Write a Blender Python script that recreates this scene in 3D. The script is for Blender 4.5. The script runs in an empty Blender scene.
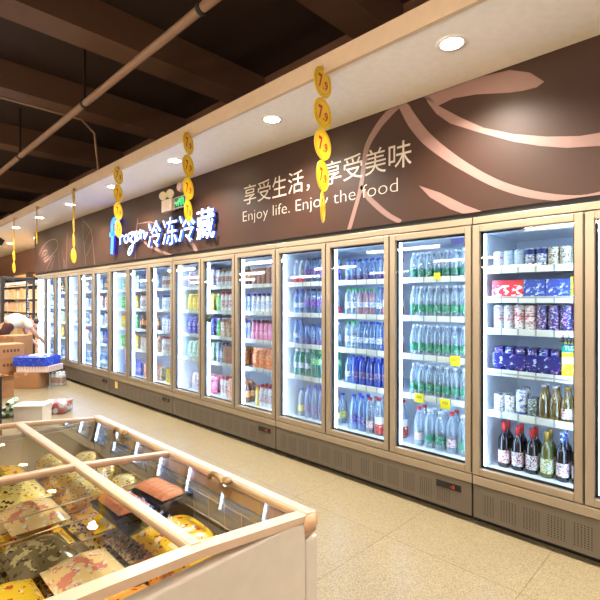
import bpy, bmesh, math, random
from mathutils import Vector, Matrix
random.seed(7)
PI = math.pi
C = bpy.context.scene.collection

# ------------------------------------------------------------------ camera
CAM = Vector((0.0, 0.0, 1.477)); FPX = 450.0; HY = 301.0
TH = math.atan2(458, 450)
FW = Vector((math.sin(TH), math.cos(TH), 0)); RT = Vector((math.cos(TH), -math.sin(TH), 0))
cd = bpy.data.cameras.new('camera'); cam = bpy.data.objects.new('camera', cd); C.objects.link(cam)
cam.location = CAM; cam.rotation_euler = (PI / 2, 0, -TH)
cd.sensor_width = 36; cd.lens = 36 * FPX / 600; cd.shift_y = 1 / 600; cd.clip_start = 0.02
bpy.context.scene.camera = cam

def on_wall(px, py, X):
    """where a sight line meets the upright plane X (used to read real wall positions off the photograph)"""
    u = (px - 300) / FPX; v = (HY - py) / FPX
    z = X / (FW.x + u * RT.x)
    return (X, z * (FW.y + u * RT.y), CAM.z + z * v)

# ------------------------------------------------------------------ materials
def lin(c):
    return tuple(((x / 255) / 12.92 if x / 255 <= 0.04045 else ((x / 255 + 0.055) / 1.055) ** 2.4) for x in c) + (1.0,)
MATS = {}
def mat(name, col=(200, 200, 200), rough=0.5, metal=0.0, emit=None, es=0.0, noise=None, nscale=20, spec=None, bump=0):
    if name in MATS: return MATS[name]
    m = bpy.data.materials.new(name); m.use_nodes = True; nt = m.node_tree; b = nt.nodes['Principled BSDF']
    b.inputs['Base Color'].default_value = lin(col); b.inputs['Roughness'].default_value = rough; b.inputs['Metallic'].default_value = metal
    if spec is not None: b.inputs['Specular IOR Level'].default_value = spec
    tc = nt.nodes.new('ShaderNodeTexCoord')
    n = nt.nodes.new('ShaderNodeTexNoise'); n.inputs['Scale'].default_value = nscale; n.inputs['Detail'].default_value = 4
    nt.links.new(tc.outputs['Object'], n.inputs['Vector'])
    r = nt.nodes.new('ShaderNodeMixRGB'); c2 = noise if noise else tuple(x * 0.93 for x in col)
    r.inputs[1].default_value = lin(col); r.inputs[2].default_value = lin(c2)
    nt.links.new(n.outputs['Fac'], r.inputs[0]); nt.links.new(r.outputs[0], b.inputs['Base Color'])
    if bump:
        bp = nt.nodes.new('ShaderNodeBump'); bp.inputs['Strength'].default_value = bump; bp.inputs['Distance'].default_value = 0.004
        nt.links.new(n.outputs['Fac'], bp.inputs['Height']); nt.links.new(bp.outputs[0], b.inputs['Normal'])
    if emit: b.inputs['Emission Color'].default_value = lin(emit); b.inputs['Emission Strength'].default_value = es
    MATS[name] = m; return m

def clear(name, tint=(225, 238, 248), body=(205, 225, 240), film=0.34, rough=0.06, blend=0.35):
    """thin clear plastic or glass: see-through in the middle, milky and shiny towards its edges"""
    if name in MATS: return MATS[name]
    m = bpy.data.materials.new(name); m.use_nodes = True; nt = m.node_tree; N = nt.nodes; L = nt.links
    for x in list(N): N.remove(x)
    out = N.new('ShaderNodeOutputMaterial'); tr = N.new('ShaderNodeBsdfTransparent'); tr.inputs[0].default_value = lin(tint)
    tl = N.new('ShaderNodeBsdfTranslucent'); tl.inputs[0].default_value = lin(body)
    df = N.new('ShaderNodeBsdfDiffuse'); df.inputs[0].default_value = lin(body)
    gl = N.new('ShaderNodeBsdfGlossy'); gl.inputs['Roughness'].default_value = rough
    a = N.new('ShaderNodeMixShader'); a.inputs[0].default_value = 0.5; L.new(tl.outputs[0], a.inputs[1]); L.new(df.outputs[0], a.inputs[2])
    b = N.new('ShaderNodeMixShader'); b.inputs[0].default_value = 0.3; L.new(a.outputs[0], b.inputs[1]); L.new(gl.outputs[0], b.inputs[2])
    lw = N.new('ShaderNodeLayerWeight'); lw.inputs[0].default_value = blend
    mr = N.new('ShaderNodeMapRange'); mr.inputs['To Min'].default_value = film; mr.inputs['To Max'].default_value = 0.92
    L.new(lw.outputs['Facing'], mr.inputs['Value'])
    c = N.new('ShaderNodeMixShader'); L.new(mr.outputs[0], c.inputs[0]); L.new(tr.outputs[0], c.inputs[1]); L.new(b.outputs[0], c.inputs[2])
    L.new(c.outputs[0], out.inputs[0]); MATS[name] = m; return m

def pane(name, refl=0.5, tint=(240, 246, 246), rough=0.0):
    if name in MATS: return MATS[name]
    m = bpy.data.materials.new(name); m.use_nodes = True; nt = m.node_tree; N = nt.nodes; L = nt.links
    for x in list(N): N.remove(x)
    out = N.new('ShaderNodeOutputMaterial'); tr = N.new('ShaderNodeBsdfTransparent'); tr.inputs[0].default_value = lin(tint)
    gl = N.new('ShaderNodeBsdfGlossy'); gl.inputs['Roughness'].default_value = rough
    fr = N.new('ShaderNodeFresnel'); fr.inputs[0].default_value = 1.45
    mu = N.new('ShaderNodeMath'); mu.operation = 'MULTIPLY'; mu.inputs[1].default_value = refl; L.new(fr.outputs[0], mu.inputs[0])
    c = N.new('ShaderNodeMixShader'); L.new(mu.outputs[0], c.inputs[0]); L.new(tr.outputs[0], c.inputs[1]); L.new(gl.outputs[0], c.inputs[2])
    L.new(c.outputs[0], out.inputs[0]); MATS[name] = m; return m

def printed(name, base, ink, ink2=None, scale=30, rough=0.35, th=0.55, band=None):
    """printed packaging: base colour with blots of one or two inks and, if asked, a band at local heights band=(z0, z1, colour)"""
    if name in MATS: return MATS[name]
    m = bpy.data.materials.new(name); m.use_nodes = True; nt = m.node_tree; N = nt.nodes; L = nt.links
    b = N['Principled BSDF']; b.inputs['Roughness'].default_value = rough
    tc = N.new('ShaderNodeTexCoord'); mp = N.new('ShaderNodeMapping'); mp.inputs['Scale'].default_value = (1, 1, 1.6); L.new(tc.outputs['Object'], mp.inputs[0])
    last = None
    for i, (ik, sc, t) in enumerate(((ink, scale * 1.9, th), (ink2 or ink, scale * 3.6, th + 0.03))):
        n = N.new('ShaderNodeTexNoise'); n.inputs['Scale'].default_value = sc; n.inputs['Detail'].default_value = 2.5; L.new(mp.outputs[0], n.inputs['Vector'])
        g = N.new('ShaderNodeMath'); g.operation = 'GREATER_THAN'; g.inputs[1].default_value = t; L.new(n.outputs['Fac'], g.inputs[0])
        x = N.new('ShaderNodeMixRGB'); x.inputs[1].default_value = lin(base); x.inputs[2].default_value = lin(ik); L.new(g.outputs[0], x.inputs[0])
        if last: L.new(last.outputs[0], x.inputs[1])
        last = x
    if band:
        s = N.new('ShaderNodeSeparateXYZ'); L.new(tc.outputs['Object'], s.inputs[0])
        g1 = N.new('ShaderNodeMath'); g1.operation = 'GREATER_THAN'; g1.inputs[1].default_value = band[0]; L.new(s.outputs[2], g1.inputs[0])
        g2 = N.new('ShaderNodeMath'); g2.operation = 'LESS_THAN'; g2.inputs[1].default_value = band[1]; L.new(s.outputs[2], g2.inputs[0])
        g = N.new('ShaderNodeMath'); g.operation = 'MULTIPLY'; L.new(g1.outputs[0], g.inputs[0]); L.new(g2.outputs[0], g.inputs[1])
        x = N.new('ShaderNodeMixRGB'); x.inputs[2].default_value = lin(band[2]); L.new(g.outputs[0], x.inputs[0]); L.new(last.outputs[0], x.inputs[1]); last = x
    L.new(last.outputs[0], b.inputs['Base Color']); MATS[name] = m; return m

def emissive(name, col, s):
    if name in MATS: return MATS[name]
    m = bpy.data.materials.new(name); m.use_nodes = True; nt = m.node_tree
    b = nt.nodes['Principled BSDF']; b.inputs['Base Color'].default_value = lin(col)
    b.inputs['Emission Color'].default_value = lin(col); b.inputs['Emission Strength'].default_value = s
    MATS[name] = m; return m

# ------------------------------------------------------------------ mesh building
class MB:
    def __init__(s): s.v = []; s.f = []; s.m = []; s.sm = []
    def add(s, vs, fs, m=0, smooth=False):
        o = len(s.v); s.v += [tuple(p) for p in vs]
        for f in fs: s.f.append(tuple(i + o for i in f)); s.m.append(m); s.sm.append(smooth)
        return s
    def box(s, x0, x1, y0, y1, z0, z1, m=0):
        v = [(x, y, z) for x in (x0, x1) for y in (y0, y1) for z in (z0, z1)]
        return s.add(v, [(0, 1, 3, 2), (4, 6, 7, 5), (0, 4, 5, 1), (2, 3, 7, 6), (0, 2, 6, 4), (1, 5, 7, 3)], m)
    def lathe(s, prof, m=0, n=14, c=(0, 0, 0), cap0=True, cap1=True, smooth=True, axis='z'):
        vs = []; fs = []
        for r, z in prof:
            for k in range(n):
                a = 2 * PI * k / n; p = (r * math.cos(a), r * math.sin(a), z)
                if axis == 'x': p = (p[2], p[0], p[1])
                if axis == 'y': p = (p[1], p[2], p[0])
                vs.append((p[0] + c[0], p[1] + c[1], p[2] + c[2]))
        for j in range(len(prof) - 1):
            for k in range(n):
                k2 = (k + 1) % n; fs.append((j * n + k, j * n + k2, (j + 1) * n + k2, (j + 1) * n + k))
        s.add(vs, fs, m, smooth)
        o = len(s.v) - len(vs)
        if cap0: s.f.append(tuple(o + k for k in reversed(range(n)))); s.m.append(m); s.sm.append(False)
        if cap1: s.f.append(tuple(o + (len(prof) - 1) * n + k for k in range(n))); s.m.append(m); s.sm.append(False)
        return s
    def tube(s, pts, r, m=0, n=8, closed=False, flat=None):
        P = [Vector(p) for p in pts]; vs = []; fs = []; K = len(P)
        up = Vector((0, 0, 1))
        for i, p in enumerate(P):
            a = P[(i - 1) % K] if (closed or i > 0) else p; b = P[(i + 1) % K] if (closed or i < K - 1) else p
            t = (b - a); t = t.normalized() if t.length > 1e-9 else Vector((0, 0, 1))
            x = t.cross(up)
            if x.length < 1e-3: x = t.cross(Vector((1, 0, 0)))
            x.normalize(); y = x.cross(t).normalized()
            rr = r[i] if isinstance(r, (list, tuple)) else r
            for k in range(n):
                q = 2 * PI * k / n + PI / n; vs.append(p + x * math.cos(q) * rr + y * math.sin(q) * rr)
        for i in range(K if closed else K - 1):
            j = (i + 1) % K
            for k in range(n):
                k2 = (k + 1) % n; fs.append((i * n + k, j * n + k, j * n + k2, i * n + k2))
        if not closed: fs += [tuple(range(n)), tuple((K - 1) * n + k for k in reversed(range(n)))]
        return s.add(vs, fs, m, True)
    def prism(s, pts, off, m=0):
        """closed outline of 3-D points pushed by the vector off"""
        n = len(pts); vs = [Vector(p) for p in pts] + [Vector(p) + Vector(off) for p in pts]
        fs = [tuple(range(n)), tuple(reversed(range(n, 2 * n)))] + [(i, i + n, (i + 1) % n + n, (i + 1) % n) for i in range(n)]
        return s.add(vs, fs, m)
    def pillow(s, w, l, h, m=0, n=8, z0=0, puff=2.5, c=(0, 0)):
        for sg in (1, -1):
            vs = []; fs = []
            for i in range(n + 1):
                for j in range(n + 1):
                    a = 2 * i / n - 1; b = 2 * j / n - 1
                    k = (1 - abs(a) ** puff) ** .6 * (1 - abs(b) ** puff) ** .6
                    pin = 1 - 0.07 * (a * a) * (1 - b * b) ; pin2 = 1 - 0.07 * (b * b) * (1 - a * a)
                    vs.append((c[0] + a * w / 2 * pin2, c[1] + b * l / 2 * pin, z0 + h / 2 + sg * h / 2 * k * (1 if sg > 0 else 1)))
            for i in range(n):
                for j in range(n):
                    q = (i * (n + 1) + j, (i + 1) * (n + 1) + j, (i + 1) * (n + 1) + j + 1, i * (n + 1) + j + 1)
                    fs.append(q if sg > 0 else q[::-1])
            s.add(vs, fs, m, True)
        return s
    def build(s, name, mats, parent=None, loc=(0, 0, 0), bevel=0, rz=0):
        me = bpy.data.meshes.new(name); me.from_pydata(s.v, [], s.f)
        if not isinstance(mats, (list, tuple)): mats = [mats]
        for m in mats: me.materials.append(m)
        me.polygons.foreach_set('material_index', s.m); me.polygons.foreach_set('use_smooth', s.sm); me.update()
        o = bpy.data.objects.new(name, me); C.objects.link(o); o.location = loc; o.rotation_euler.z = rz
        if parent: o.parent = parent
        if bevel:
            b = o.modifiers.new('bevel', 'BEVEL'); b.width = bevel; b.segments = 2; b.limit_method = 'ANGLE'
        return o

def empty(name, loc=(0, 0, 0), rz=0):
    o = bpy.data.objects.new(name, None); C.objects.link(o); o.location = loc; o.rotation_euler.z = rz; o.empty_display_size = 0.05; return o
def tag(o, label, cat, group=None, kind=None):
    if label: o['label'] = label
    if cat: o['category'] = cat
    if group: o['group'] = group
    if kind: o['kind'] = kind
    return o
def struct(o): o['kind'] = 'structure'; return o
def children(o): return [c for c in CH.get(o.name, [])]
CH = {}
def kids(root):
    d = {}
    def rec(o):
        d[o.name] = [c for c in o.children]
        for c in o.children: rec(c)
    rec(root); return d
def copy_tree(o, tree, parent=None):
    c = o.copy(); C.objects.link(c)
    if parent is not None: c.parent = parent
    for ch in tree[o.name]: copy_tree(ch, tree, c)
    return c

TXT = {}
def text_mesh(body, extrude=0.0, offset=0.0):
    key = (body, extrude, offset)
    if key in TXT: return TXT[key]
    cu = bpy.data.curves.new('t', 'FONT'); cu.body = body; cu.size = 1; cu.extrude = extrude; cu.offset = offset; cu.resolution_u = 3
    ob = bpy.data.objects.new('t', cu); C.objects.link(ob); bpy.context.view_layer.update()
    dg = bpy.context.evaluated_depsgraph_get(); me = bpy.data.meshes.new_from_object(ob.evaluated_get(dg))
    V = [v.co.copy() for v in me.vertices]; F = [tuple(p.vertices) for p in me.polygons]; Nn = [p.normal.z for p in me.polygons]
    bpy.data.objects.remove(ob); bpy.data.curves.remove(cu); bpy.data.meshes.remove(me)
    TXT[key] = (V, F, Nn); return TXT[key]
def text_into(mb, body, origin, xdir, ydir, w, h, depth=0.0, m=0, m_side=None, offset=0.0):
    """letters fitted to a w x h rectangle whose lower left corner is origin; depth pushes the front face out along x cross y"""
    V, F, Nn = text_mesh(body, 0.05 if depth else 0.0, offset)
    if not V: return
    x0 = min(v.x for v in V); x1 = max(v.x for v in V); y0 = min(v.y for v in V); y1 = max(v.y for v in V)
    X = Vector(xdir).normalized(); Y = Vector(ydir).normalized(); Z = X.cross(Y); O = Vector(origin)
    vs = [O + X * ((v.x - x0) / (x1 - x0) * w) + Y * ((v.y - y0) / (y1 - y0) * h) + Z * ((v.z + 0.05) * 10 * depth) for v in V]
    if m_side is None: mb.add(vs, F, m)
    else:
        o = len(mb.v); mb.v += [tuple(p) for p in vs]
        for f, nz in zip(F, Nn): mb.f.append(tuple(i + o for i in f)); mb.m.append(m if nz > 0.7 else m_side); mb.sm.append(False)

# ------------------------------------------------------------------ shared materials
champagne = mat('champagne_aluminium', (150, 136, 116), 0.38, 0.3, noise=(143, 129, 110), nscale=3)
panel_brown = mat('grey_brown_painted_steel', (104, 95, 84), 0.42, 0.25, noise=(98, 89, 78), nscale=4)
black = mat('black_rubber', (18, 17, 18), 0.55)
dark = mat('dark_recess', (16, 13, 12), 0.8)
white_liner = mat('white_cooler_liner', (236, 240, 245), 0.4)
shelf_mat = mat('pale_grey_shelf', (226, 230, 234), 0.4)
steel = mat('brushed_steel', (170, 172, 176), 0.3, 0.8)
silver = mat('can_silver', (200, 204, 208), 0.25, 0.9)
glass = pane('door_glass', 0.36)
led = emissive('cool_led', (182, 210, 255), 10.5)

def grille_material():
    m = bpy.data.materials.new('perforated_panel'); m.use_nodes = True; nt = m.node_tree; N = nt.nodes; L = nt.links
    b = N['Principled BSDF']; b.inputs['Roughness'].default_value = 0.42; b.inputs['Metallic'].default_value = 0.25
    tc = N.new('ShaderNodeTexCoord'); s = N.new('ShaderNodeSeparateXYZ'); L.new(tc.outputs['Object'], s.inputs[0])
    def mth(op, a, bb=None, c=None):
        x = N.new('ShaderNodeMath'); x.operation = op
        for i, q in enumerate((a, bb, c)):
            if q is None: continue
            if isinstance(q, (int, float)): x.inputs[i].default_value = q
            else: L.new(q, x.inputs[i])
        return x.outputs[0]
    y, z = s.outputs[1], s.outputs[2]
    def cell(v, p): return mth('SUBTRACT', mth('FRACT', mth('DIVIDE', v, p)), 0.5)
    fy = mth('MULTIPLY', cell(y, 0.017), 0.017); fz = mth('MULTIPLY', cell(z, 0.0135), 0.0135)
    d = mth('SQRT', mth('ADD', mth('MULTIPLY', fy, fy), mth('MULTIPLY', fz, fz)))
    hole = mth('LESS_THAN', d, 0.0037)
    # two perforated fields with an arch-like lower outline cut by solid metal
    inz = mth('MULTIPLY', mth('GREATER_THAN', z, 0.085), mth('LESS_THAN', z, 0.216))
    blk = mth('ADD', mth('MULTIPLY', mth('GREATER_THAN', y, 0.12), mth('LESS_THAN', y, 0.92)), mth('MULTIPLY', mth('GREATER_THAN', y, 1.0), mth('LESS_THAN', y, 1.86)))
    gap = mth('LESS_THAN', mth('ABSOLUTE', cell(y, 0.136)), 0.40)
    hole = mth('MULTIPLY', mth('MULTIPLY', hole, gap), mth('MULTIPLY', inz, blk))
    x = N.new('ShaderNodeMixRGB'); x.inputs[1].default_value = lin((100, 91, 80)); x.inputs[2].default_value = lin((28, 22, 18)); L.new(hole, x.inputs[0])
    L.new(x.outputs[0], b.inputs['Base Color']); return m
grille_mat = grille_material()

# ------------------------------------------------------------------ room shell
def floor_material():
    m = bpy.data.materials.new('beige_terrazzo'); m.use_nodes = True; nt = m.node_tree; N = nt.nodes; L = nt.links
    b = N['Principled BSDF']; b.inputs['Roughness'].default_value = 0.33
    tc = N.new('ShaderNodeTexCoord')
    v = N.new('ShaderNodeTexVoronoi'); v.inputs['Scale'].default_value = 190; L.new(tc.outputs['Object'], v.inputs['Vector'])
    r = N.new('ShaderNodeValToRGB'); e = r.color_ramp.elements; e[0].position = 0.0; e[0].color = lin((114, 100, 72)); e[1].position = 1; e[1].color = lin((150, 137, 108))
    for p, c in ((0.25, (141, 128, 99)), (0.6, (135, 121, 92)), (0.85, (160, 147, 119))):
        q = e.new(p); q.color = lin(c)
    sx = N.new('ShaderNodeSeparateXYZ'); L.new(v.outputs['Color'], sx.inputs[0]); L.new(sx.outputs[0], r.inputs[0])
    n = N.new('ShaderNodeTexNoise'); n.inputs['Scale'].default_value = 1.4; n.inputs['Detail'].default_value = 5; L.new(tc.outputs['Object'], n.inputs['Vector'])
    x = N.new('ShaderNodeMixRGB'); x.blend_type = 'MULTIPLY'; x.inputs[0].default_value = 0.5; L.new(r.outputs[0], x.inputs[1]); L.new(n.outputs['Fac'], x.inputs[2])
    mx = N.new('ShaderNodeMixRGB'); mx.blend_type = 'MIX'; mx.inputs[0].default_value = 0.35; L.new(r.outputs[0], mx.inputs[1]); L.new(x.outputs[0], mx.inputs[2])
    bk = N.new('ShaderNodeTexBrick'); bk.offset = 0; bk.inputs['Scale'].default_value = 1; bk.inputs['Brick Width'].default_value = 0.8; bk.inputs['Row Height'].default_value = 0.8
    bk.inputs['Mortar Size'].default_value = 0.003; bk.inputs['Color1'].default_value = (1, 1, 1, 1); bk.inputs['Color2'].default_value = (.95, .95, .95, 1); bk.inputs['Mortar'].default_value = (.62, .58, .5, 1)
    L.new(tc.outputs['Object'], bk.inputs['Vector'])
    y = N.new('ShaderNodeMixRGB'); y.blend_type = 'MULTIPLY'; y.inputs[0].default_value = 1; L.new(mx.outputs[0], y.inputs[1]); L.new(bk.outputs[0], y.inputs[2])
    L.new(y.outputs[0], b.inputs['Base Color']); return m
struct(MB().box(-8, 4.2, -5, 20.2, -0.1, 0).build('floor', floor_material()))
ceil_brown = mat('dark_brown_ceiling_paint', (58, 39, 30), 0.8, noise=(50, 33, 26), nscale=2)
struct(MB().box(-8, 4.2, -5, 20.2, 4.3, 4.4).build('ceiling', ceil_brown))
store_wall = mat('warm_beige_wall_paint', (150, 118, 92), 0.7)
struct(MB().box(3.74, 3.9, -5, 20.2, 0, 4.3).build('wall_right', mat('brown_wall_paint', (128, 88, 66), 0.65)))
struct(MB().box(-8, 3.74, 20, 20.2, 0, 4.3).build('wall_far', store_wall))
struct(MB().box(-8.2, -8, -5, 20.2, 0, 4.3).build('wall_left', store_wall))
struct(MB().box(-8, 3.74, -5.2, -5, 0, 4.3).build('wall_back', store_wall))
# bulkhead over the fridges: white soffit with a cream fascia, brown mural panel below it
white_paint = mat('warm_white_soffit_paint', (250, 244, 234), 0.6)
mb = MB().box(2.2, 3.74, -4.9, 19.9, 2.945, 3.055)
so = struct(mb.build('ceiling_soffit', white_paint))
struct(MB().box(2.17, 2.2, -4.9, 19.9, 2.94, 3.06).build('trim_1', mat('cream_fascia_paint', (214, 188, 158), 0.55)))
struct(MB().box(0.2, 2.2, 13.4, 19.9, 2.945, 3.055).build('ceiling_far', white_paint))

# ceiling void: beams, pipe, hangers, conduit
beam_m = mat('lit_brown_beam_paint', (112, 80, 60), 0.75)
for y in (2.3, 4.3, 6.15, 8.35, 11.3, 14.5, 17.5):
    struct(MB().box(-8, 3.74, y, y + 0.34, 3.97, 4.3).build('trim_beam', beam_m))
pipe_m = mat('painted_pipe', (158, 124, 98), 0.5)
pr = empty('ceiling_pipe', (1.83, 7, 3.6)); tag(pr, 'long tan pipe hung under the dark ceiling along the bulkhead', 'pipe')
MB().tube([(0, -11.9, 0), (0, 12.8, 0)], 0.036, n=12).build('pipe_run', pipe_m, pr)
for y in (-4.2, -1.95, 0.55, 3.2, 6, 9):
    MB().box(-0.012, 0.012, y - 0.012, y + 0.012, 0.03, 0.7).lathe([(0.046, -0.02), (0.046, 0.02)], axis='y', c=(0, y, 0)).build('hanger_rod', mat('dark_rod', (40, 28, 22), 0.6), pr)
tag(MB().tube([(-7.9, 5.9, 3.75), (1.0, 5.9, 3.75), (2.1, 5.9, 3.75), (2.24, 5.85, 3.6), (2.28, 5.8, 3.06)], 0.014).build('electrical_conduit', pipe_m),
    'thin pale conduit crossing the ceiling and bending down to the bulkhead', 'conduit')

# header wall with the mural
WX = 2.925
header_m = mat('dark_brown_gloss_panel', (58, 37, 28), 0.47, spec=.28, noise=(52, 32, 24), nscale=1.2)
hw = struct(MB().box(WX, 3.70, -4.9, 10.93, 2.064, 2.944).build('wall_header', header_m))
struct(MB().box(WX + 0.012, 3.70, -4.9, 10.92, 2.031, 2.064).build('trim_shadow_gap', black))  # black strip painting in the shadow gap between cabinets and header
mur = MB()
def P(px, py): return on_wall(px, py, WX - 0.0015)
def z3(pts): return [P(400 + a / 3, 60 + b / 3) for a, b in pts]
def clipz(pts): return [(p[0], p[1], min(max(p[2], 2.062), 2.94)) for p in pts]
mur.prism(clipz(z3([(70, 105), (85, 85), (110, 72), (150, 62), (190, 52), (240, 40), (330, 30), (390, 38), (433, 65), (410, 82), (370, 92), (330, 98), (230, 103), (160, 115), (115, 137), (95, 125)])), (-0.001, 0, 0))
mur.prism(clipz(z3([(75, 105), (85, 130), (110, 162), (150, 190), (240, 218), (340, 245), (420, 258), (500, 264), (600, 258), (720, 235), (860, 190), (860, 150), (720, 195), (600, 218), (540, 228), (440, 230), (340, 222), (250, 203), (180, 172), (115, 137), (95, 118)])), (-0.001, 0, 0))
mur.prism(clipz(z3([(57, 377), (120, 398), (190, 433), (245, 458), (190, 467), (150, 447), (90, 412)])), (-0.001, 0, 0))
mur.prism(clipz(z3([(640, 330), (700, 250), (820, 180), (900, 170), (800, 260), (720, 330), (660, 400), (630, 400)])), (-0.001, 0, 0))
def ribbon(pts, ws):
    """flat ribbon through photo points lying on the wall plane; ws half widths in metres"""
    Q = [Vector(P(a, b)) for a, b in pts]
    # smooth with Catmull-Rom
    R = []; W = []
    n = len(Q); ws = ws if isinstance(ws, (list, tuple)) else [ws] * n
    for i in range(n - 1):
        p0 = Q[max(i - 1, 0)]; p1 = Q[i]; p2 = Q[i + 1]; p3 = Q[min(i + 2, n - 1)]
        for t in (0, .25, .5, .75):
            R.append(0.5 * ((2 * p1) + (p2 - p0) * t + (2 * p0 - 5 * p1 + 4 * p2 - p3) * t * t + (3 * p1 - p0 - 3 * p2 + p3) * t ** 3)); W.append(ws[i] * (1 - t) + ws[i + 1] * t)
    R.append(Q[-1]); W.append(ws[-1])
    vs = []
    for i, p in enumerate(R):
        t = (R[min(i + 1, len(R) - 1)] - R[max(i - 1, 0)]).normalized(); nn = Vector((0, -t.z, t.y)) * W[i]
        vs += [p + nn, p - nn]
    vs = [(WX - 0.0025, v.y, min(max(v.z, 2.062), 2.94)) for v in vs]
    mur.add(vs, [(2 * i, 2 * i + 1, 2 * i + 3, 2 * i + 2) for i in range(len(R) - 1)])
ribbon([(396, 93), (403, 105), (413, 122), (427, 139), (447, 155), (467, 168), (493, 182), (520, 191.5), (550, 197), (580, 198), (604, 193)], [.022, .035, .042, .04, .034, .028, .025, .024, .02, .016, .012])
ribbon([(398, 104), (385, 118), (376, 130), (367, 147), (364, 165), (361, 187), (356, 206), (349, 230)], [.035, .033, .03, .026, .022, .022, .02, .02])
ribbon([(361, 186), (367, 196), (376, 205), (388, 215), (401, 222)], [.012, .02, .022, .02, .016])
ribbon([(137, 224), (150, 222), (156, 224)], .006)
ribbon([(138, 218), (136, 235), (135, 259)], .012)
ribbon([(140, 238), (148, 245), (158, 250), (172, 256)], [.012, .018, .022, .018])
ribbon([(188, 240), (193, 245), (197, 252)], [.016, .028, .03])
def z15(pts): return [(30 + a * .15, 200 + b * .15) for a, b in pts]
for pl, w in (([(60, 370), (80, 325), (110, 285), (150, 262), (180, 272), (185, 310), (165, 345), (125, 395), (100, 415)], .011),
              ([(78, 380), (90, 345), (112, 335), (112, 352), (92, 372)], .012), ([(95, 412), (125, 388), (160, 350)], .014), ([(90, 398), (125, 370)], .012),
              ([(150, 385), (120, 440), (105, 478)], .009), ([(183, 300), (190, 370), (197, 465)], .007), ([(130, 400), (165, 370), (150, 430), (130, 475)], .007),
              ([(250, 215), (246, 300), (242, 460)], .008), ([(222, 390), (232, 420), (236, 460)], .007), ([(215, 330), (222, 400), (228, 460)], .006),
              ([(358, 115), (352, 190), (358, 290), (366, 360), (372, 435)], .009), ([(360, 140), (398, 185), (415, 240), (422, 330), (432, 432)], .011),
              ([(415, 190), (385, 240), (362, 300)], .006), ([(420, 250), (395, 330), (372, 380)], .006)):
    ribbon(z15(pl), w)
mur.build('mural_pattern', mat('dusty_pink_mural_paint', (130, 99, 92), 0.5), hw)

# slogan painted on the header wall
sl = empty('slogan_lettering', (WX - 0.003, 2.7, 2.3)); tag(sl, 'white two-line slogan lettering in Chinese and English on the brown header wall', 'lettering')
letter_m = mat('off_white_letter_paint', (200, 188, 178), 0.5)
ys = 3.70 - 2.7; adv = 1.985 / 9
for i, ch in enumerate('享受生活，享受美味'):
    mb = MB()
    if ch == '，': text_into(mb, ch, (0, ys - i * adv - .03, .165), (0, -1, 0), (0, 0, 1), .035, .055)
    else: text_into(mb, ch, (0, ys - i * adv - .012, .17), (0, -1, 0), (0, 0, 1), .197, .2)
    mb.build('painted_character', letter_m, sl)
def ext(t):
    V = text_mesh(t, 0.0, -.018)[0]; return min(v.x for v in V), max(v.x for v in V)
words = 'Enjoy life. Enjoy the food'; W0, W1 = ext(words); sx = 1.86 / (W1 - W0); pre = ''
for wd in words.split():
    a, b = ext(wd); pre = (pre + ' ' + wd).strip(); xs = ext(pre)[1] - (b - a) - W0
    V, F_, _n = text_mesh(wd, 0.0, -.018); mb = MB()
    mb.add([(0, ys + .003 - (v.x - a + xs) * sx, v.y * .155) for v in V], F_); mb.build('painted_word', letter_m, sl)

# lit channel-letter sign
ns = empty('lit_channel_letter_sign', (WX, 5.6, 2.2)); tag(ns, 'illuminated sign with a blue script F and white Chinese characters above the fridges', 'sign')
face = emissive('sign_face_white', (236, 240, 255), .5); side = emissive('sign_side_blue', (60, 120, 255), .11); fblue = emissive('sign_face_blue', (40, 110, 255), 1.1); fviolet = emissive('sign_side_violet', (45, 25, 235), .9)
y0 = 5.68 - 5.6
for i, ch in enumerate('冷冻冷藏'):
    mb = MB(); text_into(mb, ch, (-0.03, y0 - i * .392 - .01, -.025), (0, -1, 0), (0, 0, 1), .355, .35, depth=.028, m=0, m_side=1, offset=0.002)
    mb.build('lit_character', [face, side], ns)
def sgn(pts):
    out = []
    for a, b in pts:
        p = on_wall(100 + a * .2167, 170 + b * .2167, WX - 0.05); out.append((p[0] - WX, p[1] - 5.6, p[2] - 2.2))
    return out
def smooth(Q, st=5):
    Q = [Vector(q) for q in Q]; R = []; n = len(Q)
    for i in range(n - 1):
        p0 = Q[max(i - 1, 0)]; p1 = Q[i]; p2 = Q[i + 1]; p3 = Q[min(i + 2, n - 1)]
        for k in range(st):
            t = k / st; R.append(0.5 * ((2 * p1) + (p2 - p0) * t + (2 * p0 - 5 * p1 + 4 * p2 - p3) * t * t + (3 * p1 - p0 - 3 * p2 + p3) * t ** 3))
    R.append(Q[-1]); return R
def stroke(mb, pts, w, mf=0, ms=1, d=.022):
    R = smooth(sgn(pts)); vs = []; n = len(R)
    for i, p in enumerate(R):
        t = (R[min(i + 1, n - 1)] - R[max(i - 1, 0)]); t.x = 0; t.normalize(); nn = Vector((0, -t.z, t.y)) * w
        for q in (p + nn, p - nn): vs += [Vector((-d - .03, q.y, q.z)), Vector((-.03, q.y, q.z))]
    F = []
    for i in range(n - 1):
        a = 4 * i; b = a + 4
        mb.add([vs[a], vs[a + 2], vs[b + 2], vs[b]], [(0, 1, 2, 3)], mf)
        mb.add([vs[a], vs[a + 1], vs[b + 1], vs[b]], [(0, 1, 2, 3)], ms); mb.add([vs[a + 2], vs[a + 3], vs[b + 3], vs[b + 2]], [(3, 2, 1, 0)], ms)
        mb.add([vs[a + 1], vs[a + 3], vs[b + 3], vs[b + 1]], [(0, 1, 2, 3)], ms)
    for a in (0, 4 * (n - 1)): mb.add([vs[a], vs[a + 1], vs[a + 3], vs[a + 2]], [(0, 1, 2, 3)], ms)
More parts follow.
